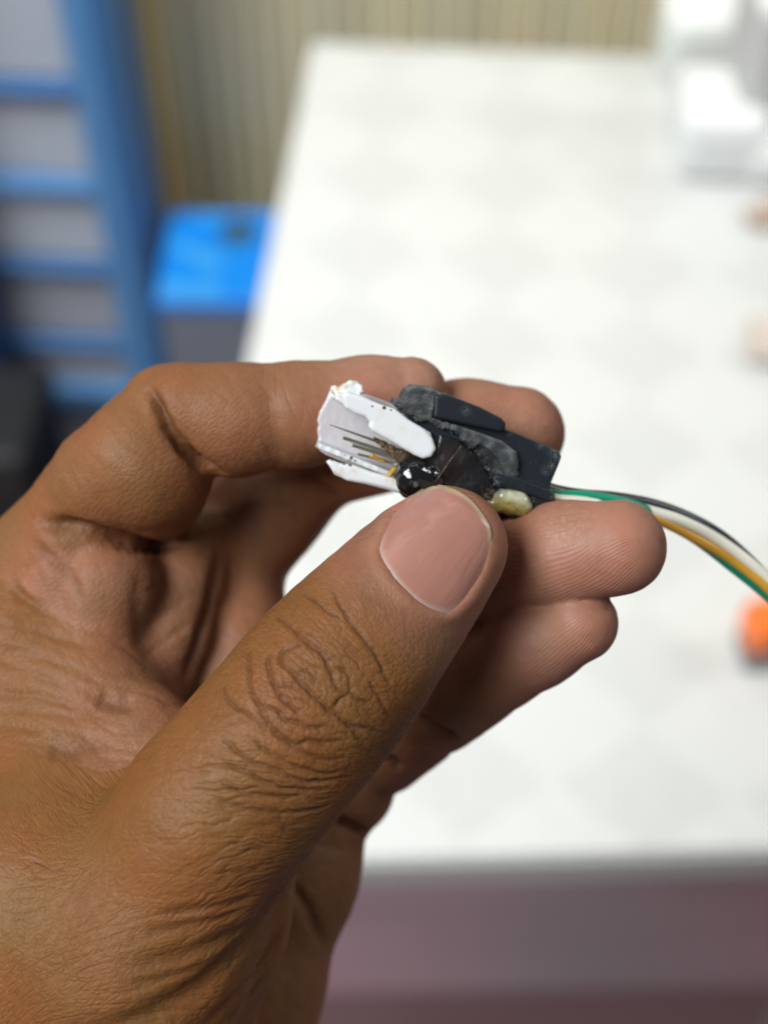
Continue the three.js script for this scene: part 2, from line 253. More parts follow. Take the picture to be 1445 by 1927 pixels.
{ // small things at the right of the table
  const T = TOP + 0.002;
  const scrap = (label, px, py, w, d, turn, mat) => { const q = rayToPlane(px, py, T), t = thing('paper_scrap', label, 'paper', [q.x, T, q.z], turn, 'crumpled scraps at the right of the table');
    const g = new THREE.PlaneGeometry(w, d, 14, 10).rotateX(-Math.PI / 2), p = g.attributes.position; for (let i = 0; i < p.count; i++) p.setY(i, 0.006 + 0.006 * noise3(p.getX(i) * 60, 3, p.getZ(i) * 60)); g.computeVertexNormals();
    const b = g.clone(), ix = b.index.array.slice().reverse(); b.translate(0, -0.0015, 0).setIndex(new THREE.BufferAttribute(ix, 1)); b.computeVertexNormals(); part('crumpled_sheet', mergeGeometries([g, b]), mat, t); };
  scrap('crumpled brown paper scrap below the white boxes', 1450, 412, 0.034, 0.018, 0.4, std([0.48, 0.36, 0.29], 0.8));
  scrap('pale pinkish paper scrap at the right side of the table', 1462, 655, 0.036, 0.034, -0.2, std([0.60, 0.52, 0.46], 0.8));
  const q = rayToPlane(1442, 1225, T), t = thing('plug', 'small orange plastic plug on the table, the shade beneath it made as a dark grey block', 'plug', [q.x, T, q.z], 0.1);
  part('plug_shade_block', new RoundedBoxGeometry(0.029, 0.010, 0.021, 3, 0.003).translate(0, 0.005, 0.001), std([0.20, 0.18, 0.18], 0.5), t);  // grey block standing in for the shadow below the plug
  part('plug_body', new RoundedBoxGeometry(0.030, 0.022, 0.022, 4, 0.006).translate(0, 0.021, -0.001), std([0.95, 0.20, 0.03], 0.4), t);
}
// ---------------------------------------------------------------- the hand
const N3 = (px, py, z, r) => [...pix(px, py, z), r];
const chain = (...p) => p;
// joints as [x px, y px, z mm, radius mm]; every chain is joined smoothly, chains meet each other at creases
const THUMB = chain(N3(838, 1030, 5, 8.0), N3(772, 1100, 6, 8.7), N3(700, 1185, 7, 9.9), N3(635, 1262, 8, 10.7), N3(560, 1352, 9, 10.5), N3(480, 1446, 9, 10.4), N3(400, 1540, 8, 11.2), N3(250, 1790, 2, 15), N3(60, 2120, -12, 21));
const INDEX = [chain(N3(776, 735, -13, 4.75), N3(700, 762, -14, 6.8), N3(560, 781, -13, 7.4)), chain(N3(560, 781, -13, 7.4), N3(440, 790, -12.5, 7.7), N3(352, 778, -12, 7.2)), chain(N3(312, 770, -13.5, 6.4), N3(264, 868, -13, 8.9), N3(205, 905, -14, 8.0)), chain(N3(285, 892, -14, 8.7), N3(283, 912, -16, 8.3)), chain(N3(205, 905, -16, 8.2), N3(100, 1075, -24, 9.8))];
const MIDDLE = [chain(N3(975, 815, -19, 6.75), N3(880, 812, -20, 7.3), N3(780, 818, -25, 7.6)), chain(N3(780, 818, -25, 7.6), N3(600, 860, -34, 8)), chain(N3(590, 868, -36, 8.2), N3(500, 960, -36, 8.6), N3(380, 1110, -36, 9.6))];
const RING = [chain(N3(1163, 1031, -1, 6.35), N3(1060, 1042, -5, 6.9), N3(940, 1070, -12, 8.0)), chain(N3(940, 1075, -13, 8.0), N3(760, 1130, -34, 7.8)), chain(N3(760, 1130, -34, 7.8), N3(500, 1290, -42, 9.4))];
const PINKY = [chain(N3(1088, 1172, -5, 5.35), N3(1010, 1205, -9, 6.2), N3(935, 1250, -14, 6.8)), chain(N3(898, 1274, -17, 7.1), N3(825, 1330, -24, 7.0)), chain(N3(782, 1362, -28, 6.9), N3(720, 1412, -34, 6.9)), chain(N3(657, 1484, -36, 7.1), N3(600, 1500, -38, 7.5))];
const WEB = chain(N3(40, 1200, -17, 7.5), N3(176, 1290, -14, 7), N3(300, 1400, -9, 6.4));
const WEB2 = chain(N3(-60, 1330, -19, 9.5), N3(130, 1400, -15, 8.5), N3(250, 1450, -8, 7));
const WEB3 = chain(N3(-80, 1640, -9, 14), N3(60, 1680, -5, 14.5), N3(60, 1950, -9, 18));
const THENAR = chain(N3(430, 1640, -4, 9), N3(395, 1740, -5, 9.6), N3(300, 1990, -14, 12));
const PALM = [chain(N3(100, 1090, -25, 9.8), N3(-60, 1700, -26, 13), N3(-80, 2150, -30, 19)), chain(N3(260, 1150, -31, 9), N3(200, 1500, -40, 12), N3(30, 2150, -30, 19)), chain(N3(400, 1130, -40, 9), N3(330, 1500, -45, 11), N3(60, 2150, -32, 19)), chain(N3(505, 1290, -44, 9), N3(420, 1600, -46, 11), N3(150, 2150, -32, 19)), chain(N3(610, 1510, -38, 7.4), N3(545, 1640, -37, 9.8), N3(455, 1860, -36, 11.5), N3(250, 2150, -34, 20))];
const PADS = [chain(N3(195, 1102, -17.5, 8.6), N3(165, 1095, -18, 7.8)), chain(N3(345, 1035, -27, 6.4), N3(336, 1090, -25, 6.4), N3(318, 1180, -23, 6.6), N3(290, 1275, -22, 6.2)), chain(N3(462, 1142, -31, 6.0), N3(455, 1210, -29, 6.8), N3(420, 1310, -28, 6.8))];
const ARM = [chain(N3(60, 2150, -24, 23), N3(-250, 2900, -34, 28)), chain(N3(160, 2150, -28, 22), N3(-60, 2900, -36, 28))];
const chainD = (x, y, z, c, k) => { let d = capsule(x, y, z, c[0], c[1]); for (let i = 1; i < c.length - 1; i++) d = smin(d, capsule(x, y, z, c[i], c[i + 1]), k); return d; };
// the tip of the thumb is flatter through the nail than across
const NAILN = V(-0.15, 0.1, 1).normalize();
function thumbD(x, y, z) {
  let d = 1e9;
  for (let i = 0; i < THUMB.length - 1; i++) {
    const a = THUMB[i], b = THUMB[i + 1];
    if (i < 4) {   // squeeze the point towards the bone along the nail's normal
      const s = [1.32, 1.25, 1.13, 1.05][i], dx = b[0] - a[0], dy = b[1] - a[1], dz = b[2] - a[2], t = clamp(((x - a[0]) * dx + (y - a[1]) * dy + (z - a[2]) * dz) / (dx * dx + dy * dy + dz * dz), 0, 1);
      const q = ((x - a[0] - t * dx) * NAILN.x + (y - a[1] - t * dy) * NAILN.y + (z - a[2] - t * dz) * NAILN.z) * (s - 1);
      d = smin(d, capsule(x + q * NAILN.x, y + q * NAILN.y, z + q * NAILN.z, a, b) / lerp(1, s, 0.4), 3);
    } else d = smin(d, capsule(x, y, z, a, b), 5);
  }
  return d;
}
const HGROUPS = ['thumb', 'index', 'middle', 'ring', 'pinky', 'palm'];
const fingerD = (x, y, z, F, k, kin) => { let d = 1e9; for (const c of F) d = smin(d, chainD(x, y, z, c, 2), kin); return d; };
const gd = new Float64Array(7);
const box = (F, m) => { const lo = [1e9, 1e9, 1e9], hi = [-1e9, -1e9, -1e9]; for (const c of F) for (const p of c) for (let k = 0; k < 3; k++) { lo[k] = Math.min(lo[k], p[k] - p[3] - m); hi[k] = Math.max(hi[k], p[k] + p[3] + m); } return [lo, hi]; };
const boxes = [INDEX, MIDDLE, RING, PINKY].map((F) => box(F, 9));
const outBox = (b, x, y, z) => Math.max(b[0][0] - x, x - b[1][0], b[0][1] - y, y - b[1][1], b[0][2] - z, z - b[1][2], 0);
function handD(x, y, z) {
  let palm = 1e9;
  for (const c of PALM) palm = smin(palm, chainD(x, y, z, c, 6), 5);
  for (const p of PADS) palm = smin(palm, chainD(x, y, z, p, 2), 2);
  for (const c of ARM) palm = smin(palm, capsule(x, y, z, c[0], c[1]), 14);
  let th = thumbD(x, y, z); const t0 = th;
  const web = smin(chainD(x, y, z, WEB, 4), chainD(x, y, z, WEB2, 4), 7); const web3 = chainD(x, y, z, WEB3, 6);
  th = smin(th, web3, 10);
  th = smin(th, chainD(x, y, z, THENAR, 5), 1.8);
  gd[0] = th; gd[6] = web + 0.3;
  th = smin(th, web, lerp(13, 4.5, sstep(-46, -31, x)));
  gd[5] = palm;
  let base = smin(palm, th, 5), d = base;
  const KK = [[1.2, 5], [1.5, 4], [1.5, 4], [1.0, 2.5]];
  [INDEX, MIDDLE, RING, PINKY].forEach((F, i) => {
    const o = outBox(boxes[i], x, y, z);
    if (o > 0) { gd[1 + i] = 9 + o; d = Math.min(d, 8 + o); return; }
    const f = fingerD(x, y, z, F, 2, KK[i][0]); gd[1 + i] = f;
    d = Math.min(d, smin(f, i === 0 ? smin(palm, smin(web, web3, 8), 5) : palm, i === 0 ? lerp(6, 1.6, sstep(-48, -40, x)) : KK[i][1]));
  });
  return d;
}
const HAND_H = 0.44;
function hit(px, py) {   // where the sight line through a pixel first meets the hand
  let z = 24; for (let i = 0; i < 160; i++) { const p = pix(px, py, z), d = handD(...p); if (d < 0.02) return p; z -= Math.max(d * 0.7, 0.02); if (z < -75) return null; } return pix(px, py, z);
}
// thumb chart: mm along the bone from the tip, mm round it from the middle of the nail
const TA = THUMB[0].slice(0, 3), TX = V(THUMB[6][0] - TA[0], THUMB[6][1] - TA[1], THUMB[6][2] - TA[2]).normalize();
const TN = NAILN.clone().addScaledVector(TX, -NAILN.dot(TX)).normalize(), TS = V(0, 0, 0).crossVectors(TX, TN).multiplyScalar(-1);
if (TS.x < 0) TS.negate();
const TR = (v) => lerp(9.5, 11, sstep(0, 26, v)) + 9 * sstep(38, 80, v);
function thumbUV(x, y, z) { const dx = x - TA[0], dy = y - TA[1], dz = z - TA[2], v = dx * TX.x + dy * TX.y + dz * TX.z, a = dx * TN.x + dy * TN.y + dz * TN.z, b = dx * TS.x + dy * TS.y + dz * TS.z; return [Math.atan2(b, a) * TR(v), v]; }
const tc = (arr, ox, oy, s) => arr.map(([x, y]) => [ox + x / s, oy + y / s]);
const KNUCKLE = [   // creases over the thumb joint: [depth, width, points]
  [0.30, 0.34, [[310, 245], [380, 300], [480, 385], [560, 460], [600, 520], [625, 590], [640, 640]]],
  [0.40, 0.40, [[430, 400], [350, 430], [318, 480], [340, 515], [400, 560], [450, 620], [520, 690], [610, 775], [680, 830], [740, 860], [830, 880], [900, 920]]],
  [0.30, 0.30, [[610, 775], [660, 710], [715, 680], [760, 715], [830, 745]]], [0.24, 0.28, [[715, 680], [718, 600], [690, 550], [650, 540]]], [0.18, 0.24, [[640, 640], [700, 690]]],
  [0.26, 0.32, [[720, 280], [780, 350], [850, 430], [890, 510], [930, 610]]], [0.22, 0.28, [[840, 620], [870, 680], [910, 750], [970, 830]]],
  [0.30, 0.34, [[260, 470], [262, 540], [300, 640], [340, 710], [400, 760], [450, 775]]],
  [0.34, 0.40, [[145, 440], [150, 560], [165, 670], [230, 790], [300, 890], [400, 965], [480, 940], [560, 955], [660, 930]]],
  [0.28, 0.32, [[215, 740], [300, 770], [370, 830], [440, 850], [510, 870], [590, 860]]], [0.24, 0.34, [[0, 640], [50, 740], [150, 790], [240, 880]]],
  [0.30, 0.36, [[0, 930], [100, 1020], [200, 1070], [300, 1100], [420, 1160], [540, 1175], [700, 1150]]], [0.26, 0.34, [[170, 930], [260, 1010], [400, 1080], [560, 1130], [700, 1110]]],
  [0.24, 0.32, [[400, 965], [480, 1020], [580, 1050], [700, 1040]]], [0.28, 0.34, [[0, 1090], [120, 1110], [260, 1190], [420, 1220], [600, 1210]]], [0.24, 0.34, [[0, 1200], [150, 1240], [300, 1260], [450, 1250]]],
  [0.28, 0.36, [[0, 1290], [150, 1330], [300, 1350], [450, 1350], [600, 1300]]], [0.22, 0.30, [[470, 110], [520, 150], [600, 220], [650, 245]]], [0.20, 0.30, [[620, 100], [690, 220], [720, 280]]],
  [0.20, 0.30, [[740, 860], [780, 950], [850, 1020]]], [0.2, 0.28, [[500, 385], [590, 470], [650, 460]]], [0.18, 0.26, [[420, 560], [480, 540], [530, 600]]], [0.2, 0.3, [[300, 640], [370, 620], [430, 650]]],
].map(([d, w, p]) => [d, w, tc(p, 420, 1080, 3.01)]);
const FOLDS = [   // deep folds where the thumb meets the heel of the hand
  [0.95, 1.5, [[-620, 1590], [-300, 1510], [-60, 1420], [0, 1385], [120, 1320], [260, 1240], [380, 1130], [500, 1020], [600, 900], [690, 760], [770, 620], [815, 515]]],
  [0.5, 1.0, [[-200, 1090], [0, 1060], [150, 1030], [330, 960], [500, 890], [600, 830], [690, 740]]], [0.32, 0.6, [[0, 760], [150, 740], [330, 720], [500, 690], [640, 640]]],
  [0.32, 0.6, [[-100, 890], [0, 870], [200, 830], [400, 790], [560, 730]]], [0.55, 0.7, [[300, 1469], [450, 1330], [600, 1180], [720, 1000], [800, 850]]], [0.4, 0.6, [[430, 1469], [560, 1320], [700, 1130]]],
  [0.35, 0.6, [[-200, 1220], [0, 1180], [200, 1130], [350, 1060]]],
].map(([d, w, p]) => [d, w, tc(p, 300, 1500, 3.44)]);
const CREASES = [   // creases of the fingers and palm: [depth, width, darkening, points]
  [1.7, 0.7, 0.6, [[284, 735], [300, 772], [318, 808], [345, 843], [375, 870], [417, 893]]], [1.5, 1.0, 0.45, [[80, 984], [120, 988], [155, 994], [194, 1006], [240, 1018], [290, 1028], [345, 1022]]],
  [0.4, 0.8, 0.25, [[63, 1023], [97, 1052], [131, 1081], [145, 1105], [150, 1134]]], [0.4, 0.7, 0.2, [[20, 1100], [50, 1128], [95, 1150]]],
  [0.8, 1.2, 0.3, [[183, 1312], [216, 1324], [259, 1322]]], [0.5, 1.0, 0.25, [[90, 1412], [150, 1408], [200, 1398]]], [0.25, 0.55, 0.15, [[-10, 1224], [83, 1239], [150, 1262], [200, 1290]]], [0.22, 0.5, 0.15, [[-10, 1262], [66, 1272], [133, 1289]]],
  [0.25, 0.5, 0.15, [[-10, 1299], [83, 1312], [160, 1332], [210, 1360]]], [0.2, 0.5, 0.12, [[-10, 1332], [100, 1342], [170, 1352]]], [0.2, 0.5, 0.12, [[40, 1180], [120, 1200], [180, 1222]]], [0.2, 0.5, 0.12, [[-10, 1365], [90, 1372]]],
  [0.22, 0.4, 0.1, [[266, 1116], [319, 1090]]], [0.22, 0.4, 0.1, [[276, 1179], [320, 1148], [359, 1120]]], [0.22, 0.4, 0.1, [[272, 1236], [320, 1200], [365, 1166]]], [0.35, 1.0, 0.2, [[262, 1083], [259, 1146], [262, 1229]]], [0.8, 0.9, 0.35, [[412, 1055], [398, 1130], [375, 1210], [345, 1290]]],
  [0.9, 0.65, 0.45, [[880, 1205], [885, 1225], [899, 1262], [930, 1298], [966, 1326]]], [1.2, 0.7, 0.45, [[777, 1340], [816, 1373], [861, 1389]]], [1.3, 0.75, 0.45, [[715, 1410], [735, 1432], [758, 1454]]], [1.3, 0.8, 0.45, [[615, 1535], [650, 1552], [692, 1572]]],
  [0.7, 0.8, 0.3, [[552, 1669], [580, 1715], [610, 1782]]], [0.3, 1.2, 0.12, [[500, 735], [512, 780], [520, 830], [528, 868]]], [0.8, 1.0, 0.35, [[572, 890], [600, 920], [640, 943]]], [0.25, 0.6, 0.12, [[545, 1560], [600, 1590], [660, 1600]]],
];
const NAIL_PX = [[382, 270], [398, 220], [430, 160], [480, 105], [530, 72], [575, 62], [630, 75], [690, 110], [730, 155], [758, 205], [766, 250], [762, 290], [740, 355], [712, 400], [680, 445], [640, 485], [612, 496], [570, 487], [535, 470], [500, 443], [465, 410], [430, 370], [400, 325], [386, 295]].map(([x, y]) => [500 + x / 1.806, 880 + y / 1.806]);
// height map of the thumb's skin, in mm
const TW = 1536, TU = 68, TV0 = -14, TVL = 104, tu2x = (u) => (u / TU + 0.5) * TW, tv2y = (v) => (v - TV0) / TVL * TW;
const thumbH = new Float32Array(TW * TW), thumbDark = new Float32Array(TW * TW);
function carve(map, depth, width, pts, dark) {
  const P = []; for (const [x, y] of pts) { const p = hit(x, y); if (p) P.push(thumbUV(...p)); }
  if (P.length < 2) return;
  const cur = new THREE.CatmullRomCurve3(P.map(([u, v]) => V(u, v, 0)), false, 'catmullrom', 0.5), len = cur.getLength(), n = Math.ceil(len / 0.09);
  for (let i = 0; i <= n; i++) {
    const q = cur.getPoint(i / n), end = sstep(0, 0.12, i / n) * sstep(0, 0.15, 1 - i / n), wob = 0.25 * noise2(q.x * 0.9, q.y * 0.9 + depth * 40), u = q.x + wob, v = q.y + 0.22 * noise2(q.x * 0.8 + 40, q.y * 0.8);
    const d = depth * (0.35 + 0.65 * end) * (0.8 + 0.4 * noise2(q.x * 0.5 + 9, q.y * 0.5)), w = width * (0.8 + 0.3 * noise2(q.x * 0.7, q.y * 0.7 + 30));
    const cx = tu2x(u), cy = tv2y(v), rx = Math.ceil(w * 2.2 / TU * TW), ry = Math.ceil(w * 2.2 / TVL * TW);
    for (let y = Math.max(0, Math.floor(cy - ry)); y <= Math.min(TW - 1, cy + ry); y++) for (let x = Math.max(0, Math.floor(cx - rx)); x <= Math.min(TW - 1, cx + rx); x++) {
      const du = (x - cx) / TW * TU, dv = (y - cy) / TW * TVL, g = d * Math.exp(-(du * du + dv * dv) / (w * w) * 1.6), o = y * TW + x;
      if (g > map[o]) map[o] = g;
      if (dark) { const e = dark * Math.exp(-(du * du + dv * dv) / (w * w) * 1.2); if (e > thumbDark[o]) thumbDark[o] = e; }
    }
  }
}
for (const [d, w, p] of KNUCKLE) carve(thumbH, d * 0.85, w * 1.25, p, 0.5);
const creased = thumbH.slice();
for (let y = 0; y < TW; y++) for (let x = 0; x < TW; x++) {
  const u = ((x + 0.5) / TW - 0.5) * TU, v = TV0 + (y + 0.5) / TW * TVL, o = y * TW + x;
  if (Math.abs(u) > 31) continue;
  const IP = 24, joint = Math.exp(-Math.pow((v - IP) / 11, 2)), low = sstep(27, 40, v), tip = sstep(14, 4, v);
  const ru = 27 - u, rv = v - 20, rad = Math.hypot(ru, rv);   // the lines fan out from the far side of the thumb
  const wx = -rad + 0.9 * noise2(u * 0.22, v * 0.22), w = Math.atan2(rv, ru) * 28 + 2.0 * noise2(u * 0.10, v * 0.10 + 7) + 0.5 * noise2(u * 0.55, v * 0.5);
  const r1 = 1 - Math.abs(noise2(wx * 0.10 + 3, w * 0.46)), r2 = 1 - Math.abs(noise2(wx * 0.17 + 13, w * 0.95 + 4)), r3 = 1 - Math.abs(noise2(wx * 0.30 + 23, w * 1.7 + 8));
  const line = (r, e) => Math.pow(Math.max(0, r), e);
  const [f1, f2] = cell2(u * 1.05 + 0.4 * noise2(u, v), v * 1.35 + 0.4 * noise2(u + 9, v)), [g1, g2] = cell2(u * 2.1 + 31, v * 2.3 + 17);
  const pebble = sstep(0, 0.35, f2 - f1), fine = sstep(0, 0.3, g2 - g1);
  const fade = sstep(lerp(26, 28.5, low), lerp(15, 23, low), Math.abs(u)) * sstep(92, 78, v), a1 = (0.05 * joint + 0.075 * low + 0.03) * (1 - tip) * fade, a2 = (0.05 * joint + 0.13 * low + 0.02) * (1 - tip) * fade;
  const fan = sstep(44, 30, rad), e1 = 0.77 * u - 0.64 * v, e2 = 0.64 * u + 0.77 * v, [k1, k2] = cell2(e1 * 0.6 + 0.8 * noise2(u * 0.5, v * 0.5), e2 * 1.15 + 0.8 * noise2(u * 0.5 + 7, v * 0.5)), net = (1 - fan) * fade;
  let h = (0.05 + 0.03 * noise2(u * 0.15 + 3, v * 0.15)) * net * sstep(0, 0.5, k2 - k1) - 0.07 * net * line(1 - Math.abs(noise2(e1 * 0.13 + 50, e2 * 0.5)), 7) - fan * a1 * line(r1, 9) - fan * a2 * line(r2, 7) - fan * 0.07 * (0.4 + low) * (1 - tip) * line(r3, 5);
  h += (0.045 * joint + 0.016 * (1 - tip) + 0.006) * pebble * (0.3 + 0.7 * fade) + (0.012 * (1 - tip) + 0.004) * fine;
  h += 0.06 * joint * noise2(u * 0.8, v * 0.8) + 0.04 * joint * noise2(u * 1.6, v * 1.6) + 0.02 * noise2(u * 5, v * 5);
  thumbDark[o] = Math.max(thumbDark[o], fan * 0.30 * (joint * 0.8 + low * 0.5) * line(r1, 10), fan * 0.2 * low * line(r2, 9));
  thumbH[o] = h - creased[o];
}
const sample = (map, u, v) => { const x = clamp(tu2x(u) - 0.5, 0, TW - 2), y = clamp(tv2y(v) - 0.5, 0, TW - 2), i = Math.floor(x), j = Math.floor(y), a = x - i, b = y - j, o = j * TW + i; return lerp(lerp(map[o], map[o + 1], a), lerp(map[o + TW], map[o + TW + 1], a), b); };
// charts of the fingertips: [axis from, to, radius]
const TIPS = { 1: [INDEX[0][2], INDEX[0][0], 7.2], 2: [RING[0][2], RING[0][0], 6.8], 3: [PINKY[0][2], PINKY[0][0], 6.0] }, TIPV0 = -4, TIPVL = 34;
for (const k in TIPS) { const [a, b, r] = TIPS[k], x = V(b[0] - a[0], b[1] - a[1], b[2] - a[2]), len = x.length(); x.normalize(); const n = V(0, 0, 1).addScaledVector(x, -x.z).normalize(); TIPS[k] = { a, x, n, s: V(0, 0, 0).crossVectors(x, n), r, len }; }
function tipUV(k, x, y, z) { const T = TIPS[k], dx = x - T.a[0], dy = y - T.a[1], dz = z - T.a[2]; return [Math.atan2(dx * T.s.x + dy * T.s.y + dz * T.s.z, dx * T.n.x + dy * T.n.y + dz * T.n.z) * T.r, dx * T.x.x + dy * T.x.y + dz * T.x.z]; }

const raw = smoothMesh(nets(handD, [-88, -112, -68], [40, 26, 26], HAND_H), 2, 0.5);
console.log('hand vertices', raw.P.length / 3);
CREASES.push(...FOLDS.map(([d, w, p]) => [d, w, 0.35, p]));
for (const c of CREASES) { const S = []; for (let i = 1; i < c[3].length; i++) for (let k = 0; k < 8; k++) { const p = hit(lerp(c[3][i - 1][0], c[3][i][0], k / 8), lerp(c[3][i - 1][1], c[3][i][1], k / 8)); if (p && !(c[3][0][0] > 600 && c[3][0][1] > 1190 && p[2] > -12)) S.push(p); } c[4] = S; c[5] = S.reduce((b, p) => [Math.min(b[0], p[0]), Math.max(b[1], p[0]), Math.min(b[2], p[1]), Math.max(b[3], p[1])], [99, -99, 99, -99]); }
function creaseAt(x, y, z) {   // [depth, darkening]
  let d = 0, k = 0;
  for (const c of CREASES) {
    const w = c[1] * 2.2, B = c[5]; if (x < B[0] - w || x > B[1] + w || y < B[2] - w || y > B[3] + w) continue;
    if (c[4].length < 3) continue; let m = 1e9, at = 0; for (let i = 0; i < c[4].length; i++) { const p = c[4][i], q = (p[0] - x) ** 2 + (p[1] - y) ** 2 + 0.5 * (p[2] - z) ** 2; if (q < m) { m = q; at = i; } }
    const t = at / (c[4].length - 1), e = sstep(-0.02, 0.15, t) * sstep(1.02, 0.85, t), g = Math.exp(-m / (c[1] * c[1]) * (0.8 + 0.3 * noise3(x, y, z))) * (0.3 + 0.7 * e); d = Math.max(d, c[0] * g); k = Math.max(k, c[2] * g);
  }
  return [d, k];
}
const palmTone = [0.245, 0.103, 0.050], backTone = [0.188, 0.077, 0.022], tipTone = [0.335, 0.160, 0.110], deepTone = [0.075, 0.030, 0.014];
const mixTone = (a, b, t) => a.map((v, i) => lerp(v, b[i], t));
const nv = raw.P.length / 3, group = new Uint8Array(nv), tone = new Float32Array(nv * 3);
{
  const N0 = normalsOf(raw), P = raw.P;
  for (let i = 0; i < nv; i++) {
    const x = P[i * 3], y = P[i * 3 + 1], z = P[i * 3 + 2];
    handD(x, y, z);
    let g = 0; for (let k = 1; k < 7; k++) if (gd[k] < gd[g]) g = k;
    group[i] = g;
    const nx = N0[i * 3], ny = N0[i * 3 + 1], nz = N0[i * 3 + 2];
    let dsp = 0.10 * noise3(x * 0.22, y * 0.22, z * 0.22) + 0.05 * noise3(x * 0.6, y * 0.6, z * 0.6), c = palmTone, mixTip = 0, dark = 0;
    const [px, py] = toPix([x, y, z]);
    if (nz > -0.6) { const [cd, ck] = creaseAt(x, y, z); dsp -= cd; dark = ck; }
    if (g === 0) {
      const [u, v] = thumbUV(x, y, z), front = nx * TN.x + ny * TN.y + nz * TN.z;
      c = backTone;
      if (Math.abs(u) < 31 && v < 88) { dsp -= 0.5 * sample(creased, u, v) * sstep(-0.2, 0.3, front); dark = Math.max(dark, sample(thumbDark, u, v)); }
      const tip = sstep(17, 5, v) ; mixTip = 0.75 * tip + 0.5 * sstep(10, 15, Math.abs(u)) * sstep(26, 8, v);
      if (front > 0 && v < 16) {   // the bed of the nail and the fold of skin round it
        const s = sdPoly(px, py, NAIL_PX) * (FOCUS - z) / FPX;
        dsp += s < 0 ? -0.55 * sstep(0, -0.7, s) : 0.28 * Math.exp(-Math.pow((s - 0.7) / 0.8, 2)) * sstep(-6, 3, v);
        if (s > 0 && v > 1) dark = Math.max(dark, 0.25 * Math.exp(-Math.pow((s - 3) / 2.5, 2)));
      }
      dark = Math.max(dark, 0.35 * Math.exp(-Math.pow((v - 22) / 9, 2)) * sstep(2, 12, u));   // darker knuckle skin
    } else if (g === 6) {   // the web between thumb and index finger
      const q = x * 0.35 + y * 0.93 + 1.2 * noise3(x * 0.12, y * 0.12, z * 0.12), l = 1 - Math.abs(noise3((x * 0.93 - y * 0.35) * 0.09, q * 0.42, z * 0.1)), l2 = 1 - Math.abs(noise3((x * 0.93 - y * 0.35) * 0.16 + 5, q * 0.95, z * 0.1));
      dsp -= 0.16 * Math.pow(l, 8) + 0.09 * Math.pow(l2, 6); dark = Math.max(dark, 0.12 * Math.pow(l, 9)); mixTip = 0.14 * sstep(-48, -36, x); c = mixTone(backTone, palmTone, sstep(-52, -30, x) * 0.7);
    } else if (g <= 4) {
      const k = g === 1 ? 1 : g === 3 ? 2 : g === 4 ? 3 : 0, T = k && TIPS[k], v = T ? (x - T.a[0]) * T.x.x + (y - T.a[1]) * T.x.y + (z - T.a[2]) * T.x.z : 0;
      if (T) mixTip = 0.85 * sstep(-2, T.len * 0.75, v);
      if (g === 2) mixTip = 0.7 * sstep(780, 930, px);
      if (g === 1) {   // lines across the finger, parallel to its joints
        const l = 1 - Math.abs(noise3(x * 0.5 + y * 0.5 + 0.6 * noise3(x * 0.2, y * 0.2, 4), y * 0.06 - x * 0.06, z * 0.07));
        dsp -= 0.07 * Math.pow(l, 7); c = backTone.map((b, q) => lerp(palmTone[q], b, 0.55 * sstep(560, 300, px)));
      }
    } else {
      const a = 1 - Math.abs(noise3((x + y * 0.6) * 0.30, (y - x) * 0.06, z * 0.08)); dsp -= 0.05 * Math.pow(a, 9); dark = Math.max(dark, 0.1 * Math.pow(a, 9));
      mixTip = 0.12;
      if (py > 1560) c = [lerp(palmTone[0], backTone[0], 0.5), lerp(palmTone[1], backTone[1], 0.4), lerp(palmTone[2], backTone[2], 0.6)];
    }
    P[i * 3] += nx * dsp; P[i * 3 + 1] += ny * dsp; P[i * 3 + 2] += nz * dsp;
    const m = 1 + 0.16 * fbm3(x * 0.15, y * 0.15, z * 0.15, 3) + 0.09 * noise3(x * 1.1, y * 1.1, z * 1.1), rd = 0.10 * noise3(x * 0.12 + 50, y * 0.12, z * 0.12);
    if (g === 3) { const q = sstep(0.1, 0.5, noise3(x * 3.5, y * 3.5, z * 3.5)) * Math.exp(-Math.pow((px - 1062) / 42, 2) - Math.pow((py - 1000) / 45, 2)); mixTip += q * 1.2; }
    mixTip = clamp(mixTip, 0, 1.8);
    for (let q = 0; q < 3; q++) tone[i * 3 + q] = lerp(lerp(c[q], tipTone[q], mixTip), deepTone[q] * 0.8, dark) * m * (q === 0 ? 1 + rd : 1 - rd * 0.6);
  }
}
